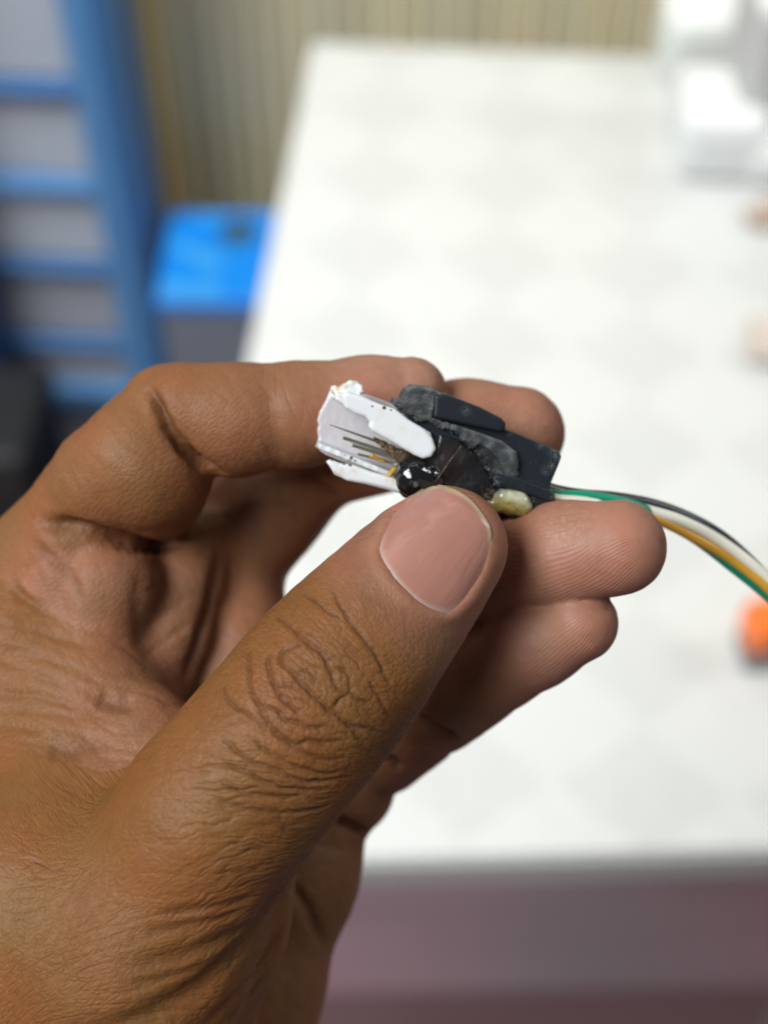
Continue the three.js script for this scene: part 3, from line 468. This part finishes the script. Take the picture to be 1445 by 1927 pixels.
// split into charts: each triangle takes its texture from one chart, vertices shared between charts are doubled
const handN = normalsOf(raw);
const hp = [], hn = [], hu = [], hc = [], hidx = [[], [], [], [], []], seen = new Map();
for (let i = 0; i < raw.I.length; i += 3) {
  const t = [raw.I[i], raw.I[i + 1], raw.I[i + 2]], cx = (raw.P[t[0] * 3] + raw.P[t[1] * 3] + raw.P[t[2] * 3]) / 3, cy = (raw.P[t[0] * 3 + 1] + raw.P[t[1] * 3 + 1] + raw.P[t[2] * 3 + 1]) / 3, cz = (raw.P[t[0] * 3 + 2] + raw.P[t[1] * 3 + 2] + raw.P[t[2] * 3 + 2]) / 3;
  const g = group[t[0]]; let ch = 4, sub = 0;
  if (g === 0) { const [u, v] = thumbUV(cx, cy, cz), off = Math.hypot(cx - TA[0] - TX.x * v, cy - TA[1] - TX.y * v, cz - TA[2] - TX.z * v); if (Math.abs(u) < 28 && v < 86 && off < TR(v) + 11) ch = 0; }
  else if (g !== 2 && g < 5) { const k = g === 1 ? 1 : g - 1, [u, v] = tipUV(k, cx, cy, cz); if (v > -3.5 && v < 29 && Math.abs(u) < TIPS[k].r * 2.9) ch = k; }
  if (ch === 4) { const n = handN.subarray(t[0] * 3, t[0] * 3 + 3), a = [Math.abs(n[0] * 0.8 + n[1] * 0.6), Math.abs(n[1] * 0.8 - n[0] * 0.6), Math.abs(n[2])]; sub = a[0] > a[1] && a[0] > a[2] ? 0 : a[1] > a[2] ? 1 : 2; }
  for (const q of t) {
    const key = q * 8 + (ch === 4 ? 4 + sub : ch); let id = seen.get(key);
    if (id === undefined) {
      id = hp.length / 3; seen.set(key, id);
      const x = raw.P[q * 3], y = raw.P[q * 3 + 1], z = raw.P[q * 3 + 2]; hp.push(x, y, z); hn.push(handN[q * 3], handN[q * 3 + 1], handN[q * 3 + 2]); hc.push(tone[q * 3], tone[q * 3 + 1], tone[q * 3 + 2]);
      if (ch === 0) { const [u, v] = thumbUV(x, y, z); hu.push(u / TU + 0.5, (v - TV0) / TVL); }
      else if (ch < 4) { const [u, v] = tipUV(ch, x, y, z); hu.push(u / (TIPS[ch].r * 2 * Math.PI) + 0.5, (v - TIPV0) / TIPVL); }
      else { const a = x * 0.8 + y * 0.6, b = y * 0.8 - x * 0.6; hu.push(...(sub === 0 ? [b / 24, z / 24] : sub === 1 ? [a / 24, z / 24] : [a / 24, b / 24])); }
    }
    hidx[ch].push(id);
  }
}
const hg = new THREE.BufferGeometry();
hg.setAttribute('position', new THREE.Float32BufferAttribute(hp, 3)); hg.setAttribute('normal', new THREE.Float32BufferAttribute(hn, 3)); hg.setAttribute('uv', new THREE.Float32BufferAttribute(hu, 2)); hg.setAttribute('color', new THREE.Float32BufferAttribute(hc, 3));
{ const all = new Uint32Array(raw.I.length); let at = 0; hidx.forEach((a, k) => { all.set(a, at); hg.addGroup(at, a.length, k); at += a.length; }); hg.setIndex(new THREE.BufferAttribute(all, 1)); }
const bumpOf = (w, h, f) => floatTex(w, h, f);
const HSCALE = 0.0016;   // metres from black to white
const toH = (mm) => mm / (HSCALE * 1000) + 0.5;
const skinMat = (bump, rough) => phys(0xffffff, rough, { vertexColors: true, bumpMap: bump, bumpScale: HSCALE, specularIntensity: 0.5 });
const thumbTex = bumpOf(TW, TW, (u, v) => toH(thumbH[Math.min(TW - 1, Math.floor(v * TW)) * TW + Math.min(TW - 1, Math.floor(u * TW))]));
const tipTex = (k) => { const T = TIPS[k]; return bumpOf(1024, 768, (a, b) => {
  const u = (a - 0.5) * T.r * 2 * Math.PI, v = TIPV0 + b * TIPVL, pad = sstep(0, 5, v) * sstep(T.r * 2.2, T.r * 1.2, Math.abs(u));
  const su = k === 1 ? 1 : -1, w = u * su, ph = w * (k === 3 ? 0.96 : 0.90) + v * (k === 1 ? -0.55 : 0.34) - 0.018 * v * v * (k === 1 ? -0.3 : 1) + 0.5 * noise2(u * 0.18, v * 0.18 + k * 9) + 0.12 * noise2(u * 0.7, v * 0.7);
  const ridge = Math.sin(ph / 0.52 * 6.2832), n = noise2(u * 0.5 + 20, v * 0.5), [f1, f2] = cell2(u * 1.6 + 60, v * 1.6 + 30);
  const l = 1 - Math.abs(noise2(u * 0.12 + 70, v * 0.7));
  return toH((0.012 + 0.007 * n) * ridge * pad + 0.02 * (1 - pad) * sstep(0, 0.3, f2 - f1) - 0.06 * (1 - pad) * Math.pow(l, 7) + 0.008 * noise2(u * 6, v * 6));
}); };
const cellP = (x, y, n) => { const xi = Math.floor(x), yi = Math.floor(y), m = n - 1; let f1 = 9, f2 = 9; for (let j = -1; j < 2; j++) for (let i = -1; i < 2; i++) { const h = PERM[PERM[(xi + i) & m] + ((yi + j) & m)], dx = xi + i + 0.5 + 0.42 * GX[h] - x, dy = yi + j + 0.5 + 0.42 * GY[h] - y, d = Math.hypot(dx, dy); if (d < f1) { f2 = f1; f1 = d; } else if (d < f2) f2 = d; } return f2 - f1; };
const plainTex = bumpOf(1024, 1024, (a, b) => toH(0.030 * sstep(0, 0.4, cellP(a * 16, b * 32, 32)) + 0.020 * sstep(0, 0.35, cellP(a * 32, b * 64, 64)) + 0.012 * cellP(a * 64, b * 64, 64)));
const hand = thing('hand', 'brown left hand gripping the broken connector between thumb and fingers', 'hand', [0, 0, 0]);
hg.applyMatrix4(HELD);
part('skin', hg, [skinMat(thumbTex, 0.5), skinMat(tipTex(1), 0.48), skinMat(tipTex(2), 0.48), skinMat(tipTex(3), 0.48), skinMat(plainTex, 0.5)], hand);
{ // thumb nail: a curved plate laid over its bed, from the middle out to the rim
  const outline = NAIL_PX.map(([x, y]) => [x, y]), cxn = outline.reduce((s, p) => s + p[0], 0) / outline.length, cyn = outline.reduce((s, p) => s + p[1], 0) / outline.length;
  const cv = new THREE.CatmullRomCurve3(outline.map(([x, y]) => V(x, y, 0)), true), M = 120, R = 44, P = [], C = [], UVs = [], I = [];
  const rim = cv.getPoints(M);
  for (let r = 0; r <= R; r++) for (let m = 0; m < M; m++) {
    const t = Math.pow(r / R, 0.85), px = lerp(cxn, rim[m].x, t), py = lerp(cyn, rim[m].y, t), p = hit(px, py) ?? pix(px, py, 0), e = 0.4;
    const g = V(handD(p[0] + e, p[1], p[2]) - handD(p[0] - e, p[1], p[2]), handD(p[0], p[1] + e, p[2]) - handD(p[0], p[1] - e, p[2]), handD(p[0], p[1], p[2] + e) - handD(p[0], p[1], p[2] - e)).normalize();
    const [u, v] = thumbUV(...p), free = sstep(-3.4, -5.2, v), lift = 0.10 * (1 - Math.pow(t, 6)) - 0.12 * Math.pow(t, 10) * (1 - free) + 0.22 * free + 0.02 * noise2(u * 1.5, v * 0.1);
    P.push(p[0] + g.x * lift, p[1] + g.y * lift, p[2] + g.z * lift); UVs.push(u / 20 + 0.5, v / 24 + 0.4);
    const bed = [0.345, 0.155, 0.118], pale = [0.42, 0.32, 0.20], cut = [0.42, 0.32, 0.28], fr = sstep(0.92, 0.975, t) * sstep(-0.5, -2.5, v), lu = sstep(0.86, 0.99, t) * sstep(3, 6, v);
    const b = 1 + 0.06 * noise2(u * 0.4, v * 0.2) + 0.02 * noise2(u * 1.2, v * 0.5);
    C.push(...[0, 1, 2].map((q) => lerp(lerp(bed[q] * b, pale[q], fr * 0.9), cut[q], lu * 0.8)));
  }
  for (let r = 0; r < R; r++) for (let m = 0; m < M; m++) { const a = r * M + m, b = r * M + (m + 1) % M, c = a + M, d = b + M; I.push(a, c, b, b, c, d); }
  const mesh = { P: new Float32Array(P), I: new Uint32Array(I) }; let g0 = normalsOf(mesh); if (g0[2] < 0) { for (let i = 0; i < mesh.I.length; i += 3) { const t = mesh.I[i]; mesh.I[i] = mesh.I[i + 1]; mesh.I[i + 1] = t; } }
  const ng = toGeometry(mesh, { color: [new Float32Array(C), 3], uv: [new Float32Array(UVs), 2] }); ng.applyMatrix4(HELD);
  const nb = floatTex(256, 256, (u, v) => 0.5 + 0.3 * noise2(u * 26, v * 2) + 0.2 * noise2(u * 60, v * 6) + 0.15 * noise2(u * 20, v * 20));
  part('thumb_nail', ng, phys(0xffffff, 0.42, { vertexColors: true, clearcoat: 0.6, clearcoatRoughness: 0.2, bumpMap: nb, bumpScale: 0.0000015 }), hand);
}
{ // a few dark hairs on the wrist side
  const r = rng(8), dark = std([0.012, 0.008, 0.006], 0.5);
  for (const [x0, y0, x1, y1, x2, y2] of [[38, 1640, 62, 1622, 92, 1634], [60, 1622, 90, 1634, 126, 1640], [30, 1668, 52, 1660, 72, 1648], [22, 1735, 32, 1730, 44, 1728]]) {
    const pts = [[x0, y0], [(x0 + x1) / 2 + 2, (y0 + y1) / 2], [x1, y1], [x2, y2]].map(([x, y], i) => { const p = hit(x, y); p[2] += [-0.2, 0.15, 0.3, 0.2][i]; return V(...p); });
    const g = new THREE.TubeGeometry(new THREE.CatmullRomCurve3(pts), 16, 0.017, 5); g.applyMatrix4(HELD); part('hair', g, dark, hand);
  }
}
// ---------------------------------------------------------------- the broken connector, in its own frame (x along it towards the wires, y up its face, z out of its face), mm
const KO = V(...pix(850, 850, -3.6)), KX = V(0.933, -0.330, -0.139).normalize(), KY = V(0.32, 0.93, 0.10).addScaledVector(KX, -V(0.32, 0.93, 0.10).dot(KX)).normalize(), KZ = V(0, 0, 0).crossVectors(KX, KY);
const KM = new THREE.Matrix4().makeBasis(KX, KY, KZ).setPosition(KO), KINV = KM.clone().invert(), EYE = V(0, 0, FOCUS);
function loc(px, py, zl) { const d = V((px - CX) / FPX, -(py - CY) / FPX, -1), t = (zl - EYE.clone().sub(KO).dot(KZ)) / d.dot(KZ); return EYE.clone().addScaledVector(d, t).applyMatrix4(KINV).toArray(); }
const poly = (zl, pts) => pts.map(([x, y]) => loc(x, y, zl).slice(0, 2));
const slabD = (x, y, z, p, z0, z1, r) => { const a = sdPoly(x, y, p) + r, b = Math.max(z0 - z, z - z1) + r, m = Math.max(a, b); return (m < 0 ? m : Math.hypot(Math.max(a, 0), Math.max(b, 0))) - r; };
const connector = thing('connector', 'broken wire connector of white and black plastic held between thumb and fingertips', 'wire connector', [0, 0, 0]);
const KW = HELD.clone().multiply(KM);
function solid(name, f, lo, hi, h, mat, paint, label, rounds = 1, bump) {
  const M = smoothMesh(nets(f, lo, hi, h, 1.5), rounds, 0.5), N = normalsOf(M), n = M.P.length / 3, ex = {};
  if (paint) { const C = new Float32Array(n * 3); for (let i = 0; i < n; i++) C.set(paint(M.P[i * 3], M.P[i * 3 + 1], M.P[i * 3 + 2], N[i * 3], N[i * 3 + 1], N[i * 3 + 2]), i * 3); ex.color = [C, 3]; mat.vertexColors = true; }
  if (bump) { const U = new Float32Array(n * 2); for (let i = 0; i < n; i++) { U[i * 2] = (M.P[i * 3] * 0.96 + M.P[i * 3 + 2] * 0.5) / 12; U[i * 2 + 1] = (M.P[i * 3 + 1] + M.P[i * 3 + 2] * 0.6) / 12; } ex.uv = [U, 2]; }
  const g = toGeometry(M, ex); g.applyMatrix4(KW); return part(name, g, mat, connector, label);
}
const mix3 = (a, b, t) => [lerp(a[0], b[0], t), lerp(a[1], b[1], t), lerp(a[2], b[2], t)];
const near = (x, y, q, r) => Math.exp(-((x - q[0]) ** 2 + (y - q[1]) ** 2) / (r * r));
const grit = floatTex(512, 512, (u, v) => 0.5 + 0.3 * (cellP(u * 64, v * 64, 64) - 0.4) + 0.2 * (cellP(u * 128, v * 128, 128) - 0.4));
{ // black housing
  const body = poly(1.5, [[765, 775], [790, 742], [822, 752], [952, 808], [1046, 846], [1053, 850], [1057, 860], [1052, 874], [1036, 912], [1035, 935], [1023, 975], [1008, 984], [941, 966], [860, 962], [760, 937], [745, 920], [752, 890], [800, 862]]);
  const ridge = poly(3.0, [[818, 744], [838, 741], [905, 767], [944, 787], [952, 796], [951, 808], [940, 813], [880, 800], [816, 786]]);
  const rib = poly(2.6, [[930, 893], [971, 896], [1035, 922], [1045, 931], [1046, 944], [1036, 945], [975, 925], [940, 915]]), foot = poly(2.0, [[930, 945], [1012, 934], [1046, 941], [1044, 957], [1026, 977], [1009, 986], [960, 976]]);
  const f = (x, y, z) => {
    let d = slabD(x, y, z, body, -6, 1.45, 0.3);
    d = smin(d, slabD(x, y, z, ridge, -2, 3.0, 0.4), 0.3);
    d = smin(d, slabD(x, y, z, rib, -2, 2.5, 0.4), 0.25);
    d = smin(d, slabD(x, y, z, foot, -3, 1.7, 0.35), 0.2);
    return d;
  };
  const scuffs = [[1045, 850, 0.8], [1050, 862, 0.6], [1038, 878, 0.6], [1028, 886, 0.5], [875, 772, 0.55], [1040, 934, 0.4], [960, 815, 0.4], [1018, 838, 0.5]].map(([x, y, r]) => [loc(x, y, 2), r]);
  solid('black_housing', f, [-10, -11, -7], [19, 9, 4.5], 0.14, phys(0xffffff, 0.42, { bumpMap: grit, bumpScale: 0.00006 }), (x, y, z) => {
    let s = 0; for (const [q, r] of scuffs) s = Math.max(s, near(x, y, q, r) * sstep(0.0, 0.5, noise3(x * 5, y * 5, z * 5) + 0.15));
    s = Math.max(s, 0.5 * sstep(0.62, 0.8, noise3(x * 7, y * 7, z * 7)) * sstep(0.2, -0.2, noise3(x * 0.5, y * 0.5, 3)));
    return mix3([0.0065, 0.0115, 0.018], [0.13, 0.15, 0.155], s * 0.8);
  }, 'dark blue black plastic housing with a raised ridge', 1, true);
}
{ // grey, torn part of the housing
  const torn = poly(2.2, [[740, 762], [757, 752], [766, 735], [780, 727], [812, 730], [838, 744], [836, 752], [822, 752], [814, 786], [860, 800], [905, 815], [945, 830], [972, 850], [977, 868], [975, 896], [955, 912], [930, 915], [925, 895], [908, 868], [892, 848], [866, 824], [835, 806], [800, 796], [770, 786]]);
  const edge = poly(2.2, [[975, 896], [955, 912], [930, 915], [925, 895], [908, 868], [892, 848], [866, 824], [835, 806], [800, 796], [770, 786], [745, 762]]);
  const pit = [loc(925, 872, 2.5), loc(903, 846, 2.5), loc(940, 895, 2.5)];
  solid('torn_plastic', (x, y, z) => {
    const w = sstep(1.5, 0.2, polyDist(x, y, edge, false)), c = sstep(-3.2, -5.2, x), rough = Math.max(w, 0.55 * c);
    const n = (0.10 + 0.30 * rough) * fbm3(x * 1.3, y * 1.3, z * 1.3, 2) + (0.14 + 0.55 * rough) * fbm3(x * 4.2, y * 4.2, z * 4.2, 3);
    const jx = w * (0.6 * noise3(x * 0.9, y * 0.9, 4) + 0.3 * noise3(x * 2.2, y * 2.2, 6)), jy = w * (0.6 * noise3(x * 0.9 + 30, y * 0.9, 4) + 0.3 * noise3(x * 2.2 + 30, y * 2.2, 6));
    let d = slabD(x + jx, y + jy, z, torn, -3.5, 2.35 + 0.15 * noise3(x * 0.4, y * 0.4, 1), 0.45) - 0.35 * n;
    d = Math.max(d, -(Math.min(capsule(x, y, z, [...pit[1], 0.75], [...pit[0], 1.15]), capsule(x, y, z, [...pit[0], 1.15], [...pit[2], 0.8])) + 0.7 * n));
    return d;
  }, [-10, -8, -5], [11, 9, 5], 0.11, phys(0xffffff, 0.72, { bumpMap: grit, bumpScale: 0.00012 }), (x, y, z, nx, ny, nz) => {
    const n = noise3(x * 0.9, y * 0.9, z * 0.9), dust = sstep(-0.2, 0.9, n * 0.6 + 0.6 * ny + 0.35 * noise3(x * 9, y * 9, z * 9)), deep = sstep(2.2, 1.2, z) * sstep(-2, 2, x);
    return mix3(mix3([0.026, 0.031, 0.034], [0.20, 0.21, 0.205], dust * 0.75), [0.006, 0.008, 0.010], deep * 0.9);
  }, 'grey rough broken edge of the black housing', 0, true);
}
{ // glossy black potting resin
  const r0 = poly(1.5, [[758, 866], [800, 858], [818, 846], [826, 815], [866, 826], [892, 850], [910, 872], [928, 905], [950, 935], [945, 968], [860, 964], [760, 937], [743, 918], [745, 885]]), c0 = loc(782, 900, 2.0), c1 = loc(812, 905, 1.6), thr = [loc(868, 838, 2.3), loc(850, 862, 2.4), loc(818, 908, 2.6)];
  solid('resin', (x, y, z) => {
    let d = slabD(x, y, z, r0, -3, 1.75 + 0.3 * noise3(x * 0.35, y * 0.35, 2), 0.6);
    d = Math.min(d, smin(capsule(x, y, z, [...thr[0], 0.09], [...thr[1], 0.09]), capsule(x, y, z, [...thr[1], 0.09], [...thr[2], 0.1]), 0.1));
    return d - 0.03 * noise3(x * 1.6, y * 1.6, z * 1.6) - 0.03 * sstep(0.3, 0.6, noise3(x * 3, y * 3, z * 3));
  }, [-9, -10, -5], [8, 4, 5.5], 0.13, phys(0xffffff, 0.38, { clearcoat: 0.3, clearcoatRoughness: 0.25 }), (x, y, z) => {
    const t = Math.min(capsule(x, y, z, [...thr[0], 0], [...thr[1], 0]), capsule(x, y, z, [...thr[1], 0], [...thr[2], 0])), warm = near(x, y, loc(845, 865, 2), 2.6), p = loc(925, 940, 2), st = near(x, y, p, 1.6) * sstep(0.0, 0.4, noise3(x * 2.4 + 3, y * 2.4, z * 2));
    return mix3(mix3(mix3([0.005, 0.006, 0.008], [0.014, 0.009, 0.008], warm), [0.14, 0.09, 0.06], sstep(0.16, 0.06, t) * 0.7), [0.16, 0.10, 0.055], st * 0.8);
  }, 'dark brown black resin face of the connector', 1);
  solid('resin_blob', (x, y, z) => smin(Math.hypot(x - c0[0], y - c0[1], (z - 0.9) * 1.05) - 2.85, Math.hypot(x - c1[0], y - c1[1], (z - 0.6) * 1.2) - 2.2, 1.4) - 0.06 * noise3(x * 1.1, y * 1.1, z * 1.1) - 0.05 * sstep(0.2, 0.6, noise3(x * 2.6, y * 2.6, z * 2.6)), [-11, -9, -3], [2, 3, 5.5], 0.13, phys([0.005, 0.007, 0.008], 0.1, { clearcoat: 0.6, clearcoatRoughness: 0.03 }), null, 'glossy black bead of resin beside the white shell', 1);
}
const whiteMat = () => phys(0xffffff, 0.34, { clearcoat: 0.3, clearcoatRoughness: 0.15 });
{ // white socket shell, broken open towards the eye
  const back = poly(-4.8, [[640, 742], [622, 731], [612, 755], [601, 775], [597, 790], [600, 800], [597, 808], [600, 828], [595, 840], [606, 852], [640, 868], [700, 888], [745, 905], [790, 880], [800, 800], [745, 762], [690, 742]]);
  const top = [loc(626, 733, -4.2), loc(800, 806, -4.2)];
  const flap = poly(2.6, [[640, 742], [655, 737], [683, 746], [700, 754], [720, 762], [745, 770], [770, 790], [799, 808], [815, 826], [821, 845], [812, 860], [796, 864], [780, 857], [747, 838], [718, 822], [699, 811], [694, 803], [695, 794], [688, 786], [668, 779], [650, 768]]);
  const low = poly(1.6, [[614, 869], [622, 865], [640, 872], [665, 875], [700, 888], [735, 898], [760, 905], [755, 928], [728, 920], [690, 911], [653, 905], [627, 889]]);
  const roof = poly(0, [[640, 736], [661, 720], [682, 727], [684, 740], [700, 752], [745, 763], [780, 784], [806, 812], [780, 820], [700, 775], [650, 760]]);
  const tab = poly(1, [[624, 738], [624, 730], [632, 727], [640, 731], [648, 722], [660, 717], [672, 719], [682, 726], [685, 738], [678, 738], [676, 746], [660, 748], [640, 750]]);
  const ledge = [loc(598, 836, -3.0), loc(760, 902, -3.0)], flor = [loc(622, 882, -1.2), loc(750, 918, -1.2)];
  const cut = poly(-1.4, [[604, 856], [625, 862], [645, 866], [664, 872], [662, 878], [620, 870]]);
  const f = (x, y, z) => {
    const n = 0.045 * noise3(x * 1.0, y * 1.0, z * 1.0) + 0.03 * noise3(x * 4, y * 4, z * 4) * sstep(1.5, 0, x - top[0][0]);
    let d = slabD(x, y, z, back, -5.3, -4.3, 0.3) + n;
    d = smin(d, slabD(x, y, z, flap, 1.5, 2.9, 0.55), 0.5);
    d = smin(d, slabD(x, y, z, tab, -1.2, 1.6, 0.3) + 5 * n, 0.6);
    // roof joining back wall and flap
    const yt = lerp(top[0][1], top[1][1], clamp((x - top[0][0]) / (top[1][0] - top[0][0]), 0, 1)), rx = clamp((x - top[0][0]) / (top[1][0] - top[0][0]), -0.2, 1.2);
    const roofD = Math.max(Math.abs(y - (yt - 0.5)) - 0.42, top[0][0] + 0.4 + 0.5 * noise3(z * 0.9, 3, 1) - x, x - top[1][0], -5.1 - z, z - 2.2);
    d = smin(d, roofD + n, 0.5);
    const yl = lerp(ledge[0][1], ledge[1][1], clamp((x - ledge[0][0]) / (ledge[1][0] - ledge[0][0]), 0, 1));
    d = smin(d, Math.max(Math.abs(y - yl) - 0.38, ledge[0][0] + 0.1 - x, x - ledge[1][0], -5.0 - z, z + 1.3 + 0.15 * noise3(x * 0.9, 2, 5)), 0.5);
    const yf = lerp(flor[0][1], flor[1][1], clamp((x - flor[0][0]) / (flor[1][0] - flor[0][0]), 0, 1));
    d = smin(d, Math.max(Math.abs(y - yf) - 0.35, flor[0][0] + 0.5 - x, x - flor[1][0], -3.5 - z, z - 1.2), 0.4);
    d = smin(d, slabD(x, y, z, low, 0.2, 1.8, 0.5), 0.5);
    return d;
  };
  const stain = [[650, 722, 0.9, 1], [637, 735, 0.7, 1], [720, 765, 0.5, 0.5], [640, 885, 1.0, 0.5], [735, 900, 0.8, 1.1], [668, 882, 0.8, 0.6], [760, 858, 1.1, 0.35], [725, 835, 1.4, 0.35]].map(([x, y, r, s]) => [loc(x, y, 1.5), r, s]);
  const specks = [[723, 767, 0.26], [611, 856, 0.22], [622, 860, 0.25], [634, 863, 0.22], [645, 867, 0.26], [656, 869, 0.30], [661, 862, 0.25], [668, 867, 0.15], [649, 856, 0.12], [700, 764, 0.12], [715, 757, 0.13], [693, 812, 0.10], [690, 790, 0.10], [604, 853, 0.2], [735, 772, 0.12]];
  const S2 = specks.map(([x, y, r]) => [loc(x, y, x < 672 && y > 840 ? -1.4 : 2.6), r]);
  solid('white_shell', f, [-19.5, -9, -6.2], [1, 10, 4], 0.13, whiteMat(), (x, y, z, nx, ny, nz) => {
    let c = mix3([0.72, 0.75, 0.78], [0.54, 0.52, 0.55], sstep(-3.4, -4.3, z)); const n = noise3(x * 1.7, y * 1.7, z * 1.7);  // back wall greyer: the shade inside the shell put into its colour
    let s = 0, k = 0; for (const [q, r, a] of stain) s = Math.max(s, a * near(x, y, q, r) * sstep(-0.4, 0.5, n + 0.4 * noise3(x * 5, y * 5, z * 5)));
    for (const [q, r] of S2) k = Math.max(k, sstep(r * 1.2, r * 0.7, Math.hypot(x - q[0], y - q[1]) + 0.1 * noise3(x * 9, y * 9, z * 9)));
    c = mix3(c, [0.55, 0.42, 0.16], clamp(s * 0.8, 0, 1)); c = mix3(c, [0.66, 0.64, 0.50], 0.35 * sstep(0.25, 0.6, noise3(x * 0.6 + 8, y * 0.6, z)) * (z > 0 ? 1 : 0.2));
    return mix3(c, [0.03, 0.028, 0.025], k * (z > -2.6 ? 1 : 0));
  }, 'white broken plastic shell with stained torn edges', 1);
}
{ // pins
  const pinMat = phys([0.47, 0.44, 0.35], 0.3, { metalness: 0.85 });
  const pin = (x0, y0, z0, x1, y1, z1, w0, w1, label) => {
    const a = V(...loc(x0, y0, z0)), b = V(...loc(x1, y1, z1)), len = a.distanceTo(b), g = new RoundedBoxGeometry(1, 1, len, 2, 0.08), p = g.attributes.position;
    for (let i = 0; i < p.count; i++) { const t = p.getZ(i) / len + 0.5, w = lerp(w0, w1, Math.pow(clamp(t, 0, 1), 0.6)); p.setXY(i, p.getX(i) * w, p.getY(i) * w * 0.8); }
    g.computeVertexNormals(); g.lookAt(b.clone().sub(a)); g.translate((a.x + b.x) / 2, (a.y + b.y) / 2, (a.z + b.z) / 2); g.applyMatrix4(KW); part('pin', g, pinMat, connector, label);
  };
  pin(620, 799, 0.2, 730, 838, -1.0, 0.10, 0.6, 'top metal pin bent to a sharp tip');
  pin(644, 823, 0.0, 750, 858, -1.0, 0.55, 0.58); pin(661, 837, 0.3, 760, 868, -0.8, 0.55, 0.58); pin(672, 854, -1.5, 710, 864, -1.6, 0.4, 0.42);
  pin(697, 858, 0.1, 760, 879, -0.6, 0.5, 0.55, 'short metal pin with a yellow stained end');
  // rust on the roots of the pins and a yellow stain
  const c0 = loc(708, 827, -0.2), c1 = loc(775, 866, 0.4), c2 = loc(758, 860, 0.8);
  solid('corrosion', (x, y, z) => smin(capsule(x, y, z, [...c0, 0.3], [...c2, 0.75]), capsule(x, y, z, [...c2, 0.75], [...c1, 0.9]), 0.5) - 0.35 * fbm3(x * 1.6, y * 1.6, z * 1.6, 2) - 0.45 * fbm3(x * 5, y * 5, z * 5, 3), [-13, -4, -3], [-3, 4, 3.4], 0.11, phys(0xffffff, 0.75), (x, y, z) => {
    const n = fbm3(x * 2, y * 2, z * 2, 3), m = fbm3(x * 3 + 9, y * 3, z * 3, 3); return mix3(mix3([0.05, 0.03, 0.014], [0.26, 0.15, 0.045], sstep(-0.1, 0.45, n)), [0.012, 0.012, 0.011], sstep(0.0, 0.3, m));
  }, 'brown corroded crust at the roots of the pins', 0);
  const y0 = loc(700, 858, 0.5), y1 = loc(722, 868, 0.4), y2 = loc(742, 884, 0.4), y3 = loc(731, 897, 0.6);
  solid('yellow_residue', (x, y, z) => smin(capsule(x, y, z, [...y0, 0.32], [...y1, 0.2]), capsule(x, y, z, [...y2, 0.42], [...y3, 0.36]), 0.3) - 0.18 * fbm3(x * 2, y * 2, z * 2, 3), [-13, -7, -2], [-5, 2, 3], 0.1, phys([0.42, 0.24, 0.03], 0.3));
  const g0 = loc(905, 948, 1.2), g1 = loc(948, 938, 1.6), g2 = loc(976, 945, 1.5);
  solid('glue_drop', (x, y, z) => smin(capsule(x, y, z, [...g1, 1.35], [...g2, 1.65]), capsule(x, y, z, [...g0, 0.8], [...loc(985, 958, 1.4), 1.1]), 0.8) - 0.22 * noise3(x * 0.8, y * 0.8, z * 0.8) - 0.05 * noise3(x * 3, y * 3, z), [-2, -12, -3], [12, -2, 5], 0.13, phys(0xffffff, 0.25, { clearcoat: 0.4, clearcoatRoughness: 0.1 }), (x, y, z) => {
    const lowp = sstep(g2[1] + 0.5, g2[1] - 0.9, y + 0.3 * noise3(x * 1.2, 4, 4)), leftp = sstep(g1[0] + 0.2, g1[0] - 1.6, x);
    const cr = sstep(0.12, 0.04, Math.abs(noise3(x * 0.9, y * 1.6, z * 0.5 + 4))) * lowp;
    return mix3(mix3(mix3([0.42, 0.43, 0.30], [0.33, 0.26, 0.06], lowp * 0.95), [0.05, 0.055, 0.055], leftp * (1 - lowp * 0.5)), [0.22, 0.11, 0.03], cr * 0.8);
  }, 'drop of pale yellow glue on the black housing', 1);
}
{ // wires
  const wire = (label, color, pts, r) => { const g = new THREE.TubeGeometry(new THREE.CatmullRomCurve3(pts.map(([x, y, z]) => V(...pix(x, y, z))), false, 'centripetal'), 140, r, 18); g.applyMatrix4(HELD); part('wire', g, phys(color, 0.32, { clearcoat: 0.3, clearcoatRoughness: 0.2 }), connector, label); };
  wire('black insulated wire', [0.016, 0.024, 0.036], [[1000, 905, -7], [1038, 921, -8], [1090, 931, -9.5], [1160, 937, -11], [1240, 953, -13], [1315, 984, -15], [1372, 1021, -17], [1450, 1096, -19], [1560, 1215, -22], [1700, 1400, -25]], 0.86);
  wire('green insulated wire', [0.0, 0.25, 0.145], [[1000, 921, -6.2], [1040, 931, -7], [1110, 935, -8.2], [1190, 951, -10], [1260, 985, -12.8], [1315, 1018, -14.5], [1372, 1062, -16], [1450, 1126, -18], [1560, 1240, -21], [1690, 1420, -24]], 0.82);
  wire('white insulated wire', [0.72, 0.70, 0.60], [[1000, 930, -5], [1042, 940, -6], [1110, 944, -8], [1170, 949, -10], [1224, 962, -11.2], [1280, 979, -11.8], [1355, 1018, -13.6], [1450, 1094, -15.2], [1560, 1225, -20], [1695, 1410, -24]], 0.8);
  wire('yellow insulated wire', [0.56, 0.29, 0.03], [[1000, 941, -4.6], [1045, 948, -5.2], [1110, 952, -8], [1180, 963, -10.4], [1240, 979, -11.4], [1315, 1017, -13], [1375, 1052, -14.5], [1450, 1112, -15.2], [1560, 1236, -19], [1690, 1415, -23]], 0.74);
}
renderer.render(scene, camera);
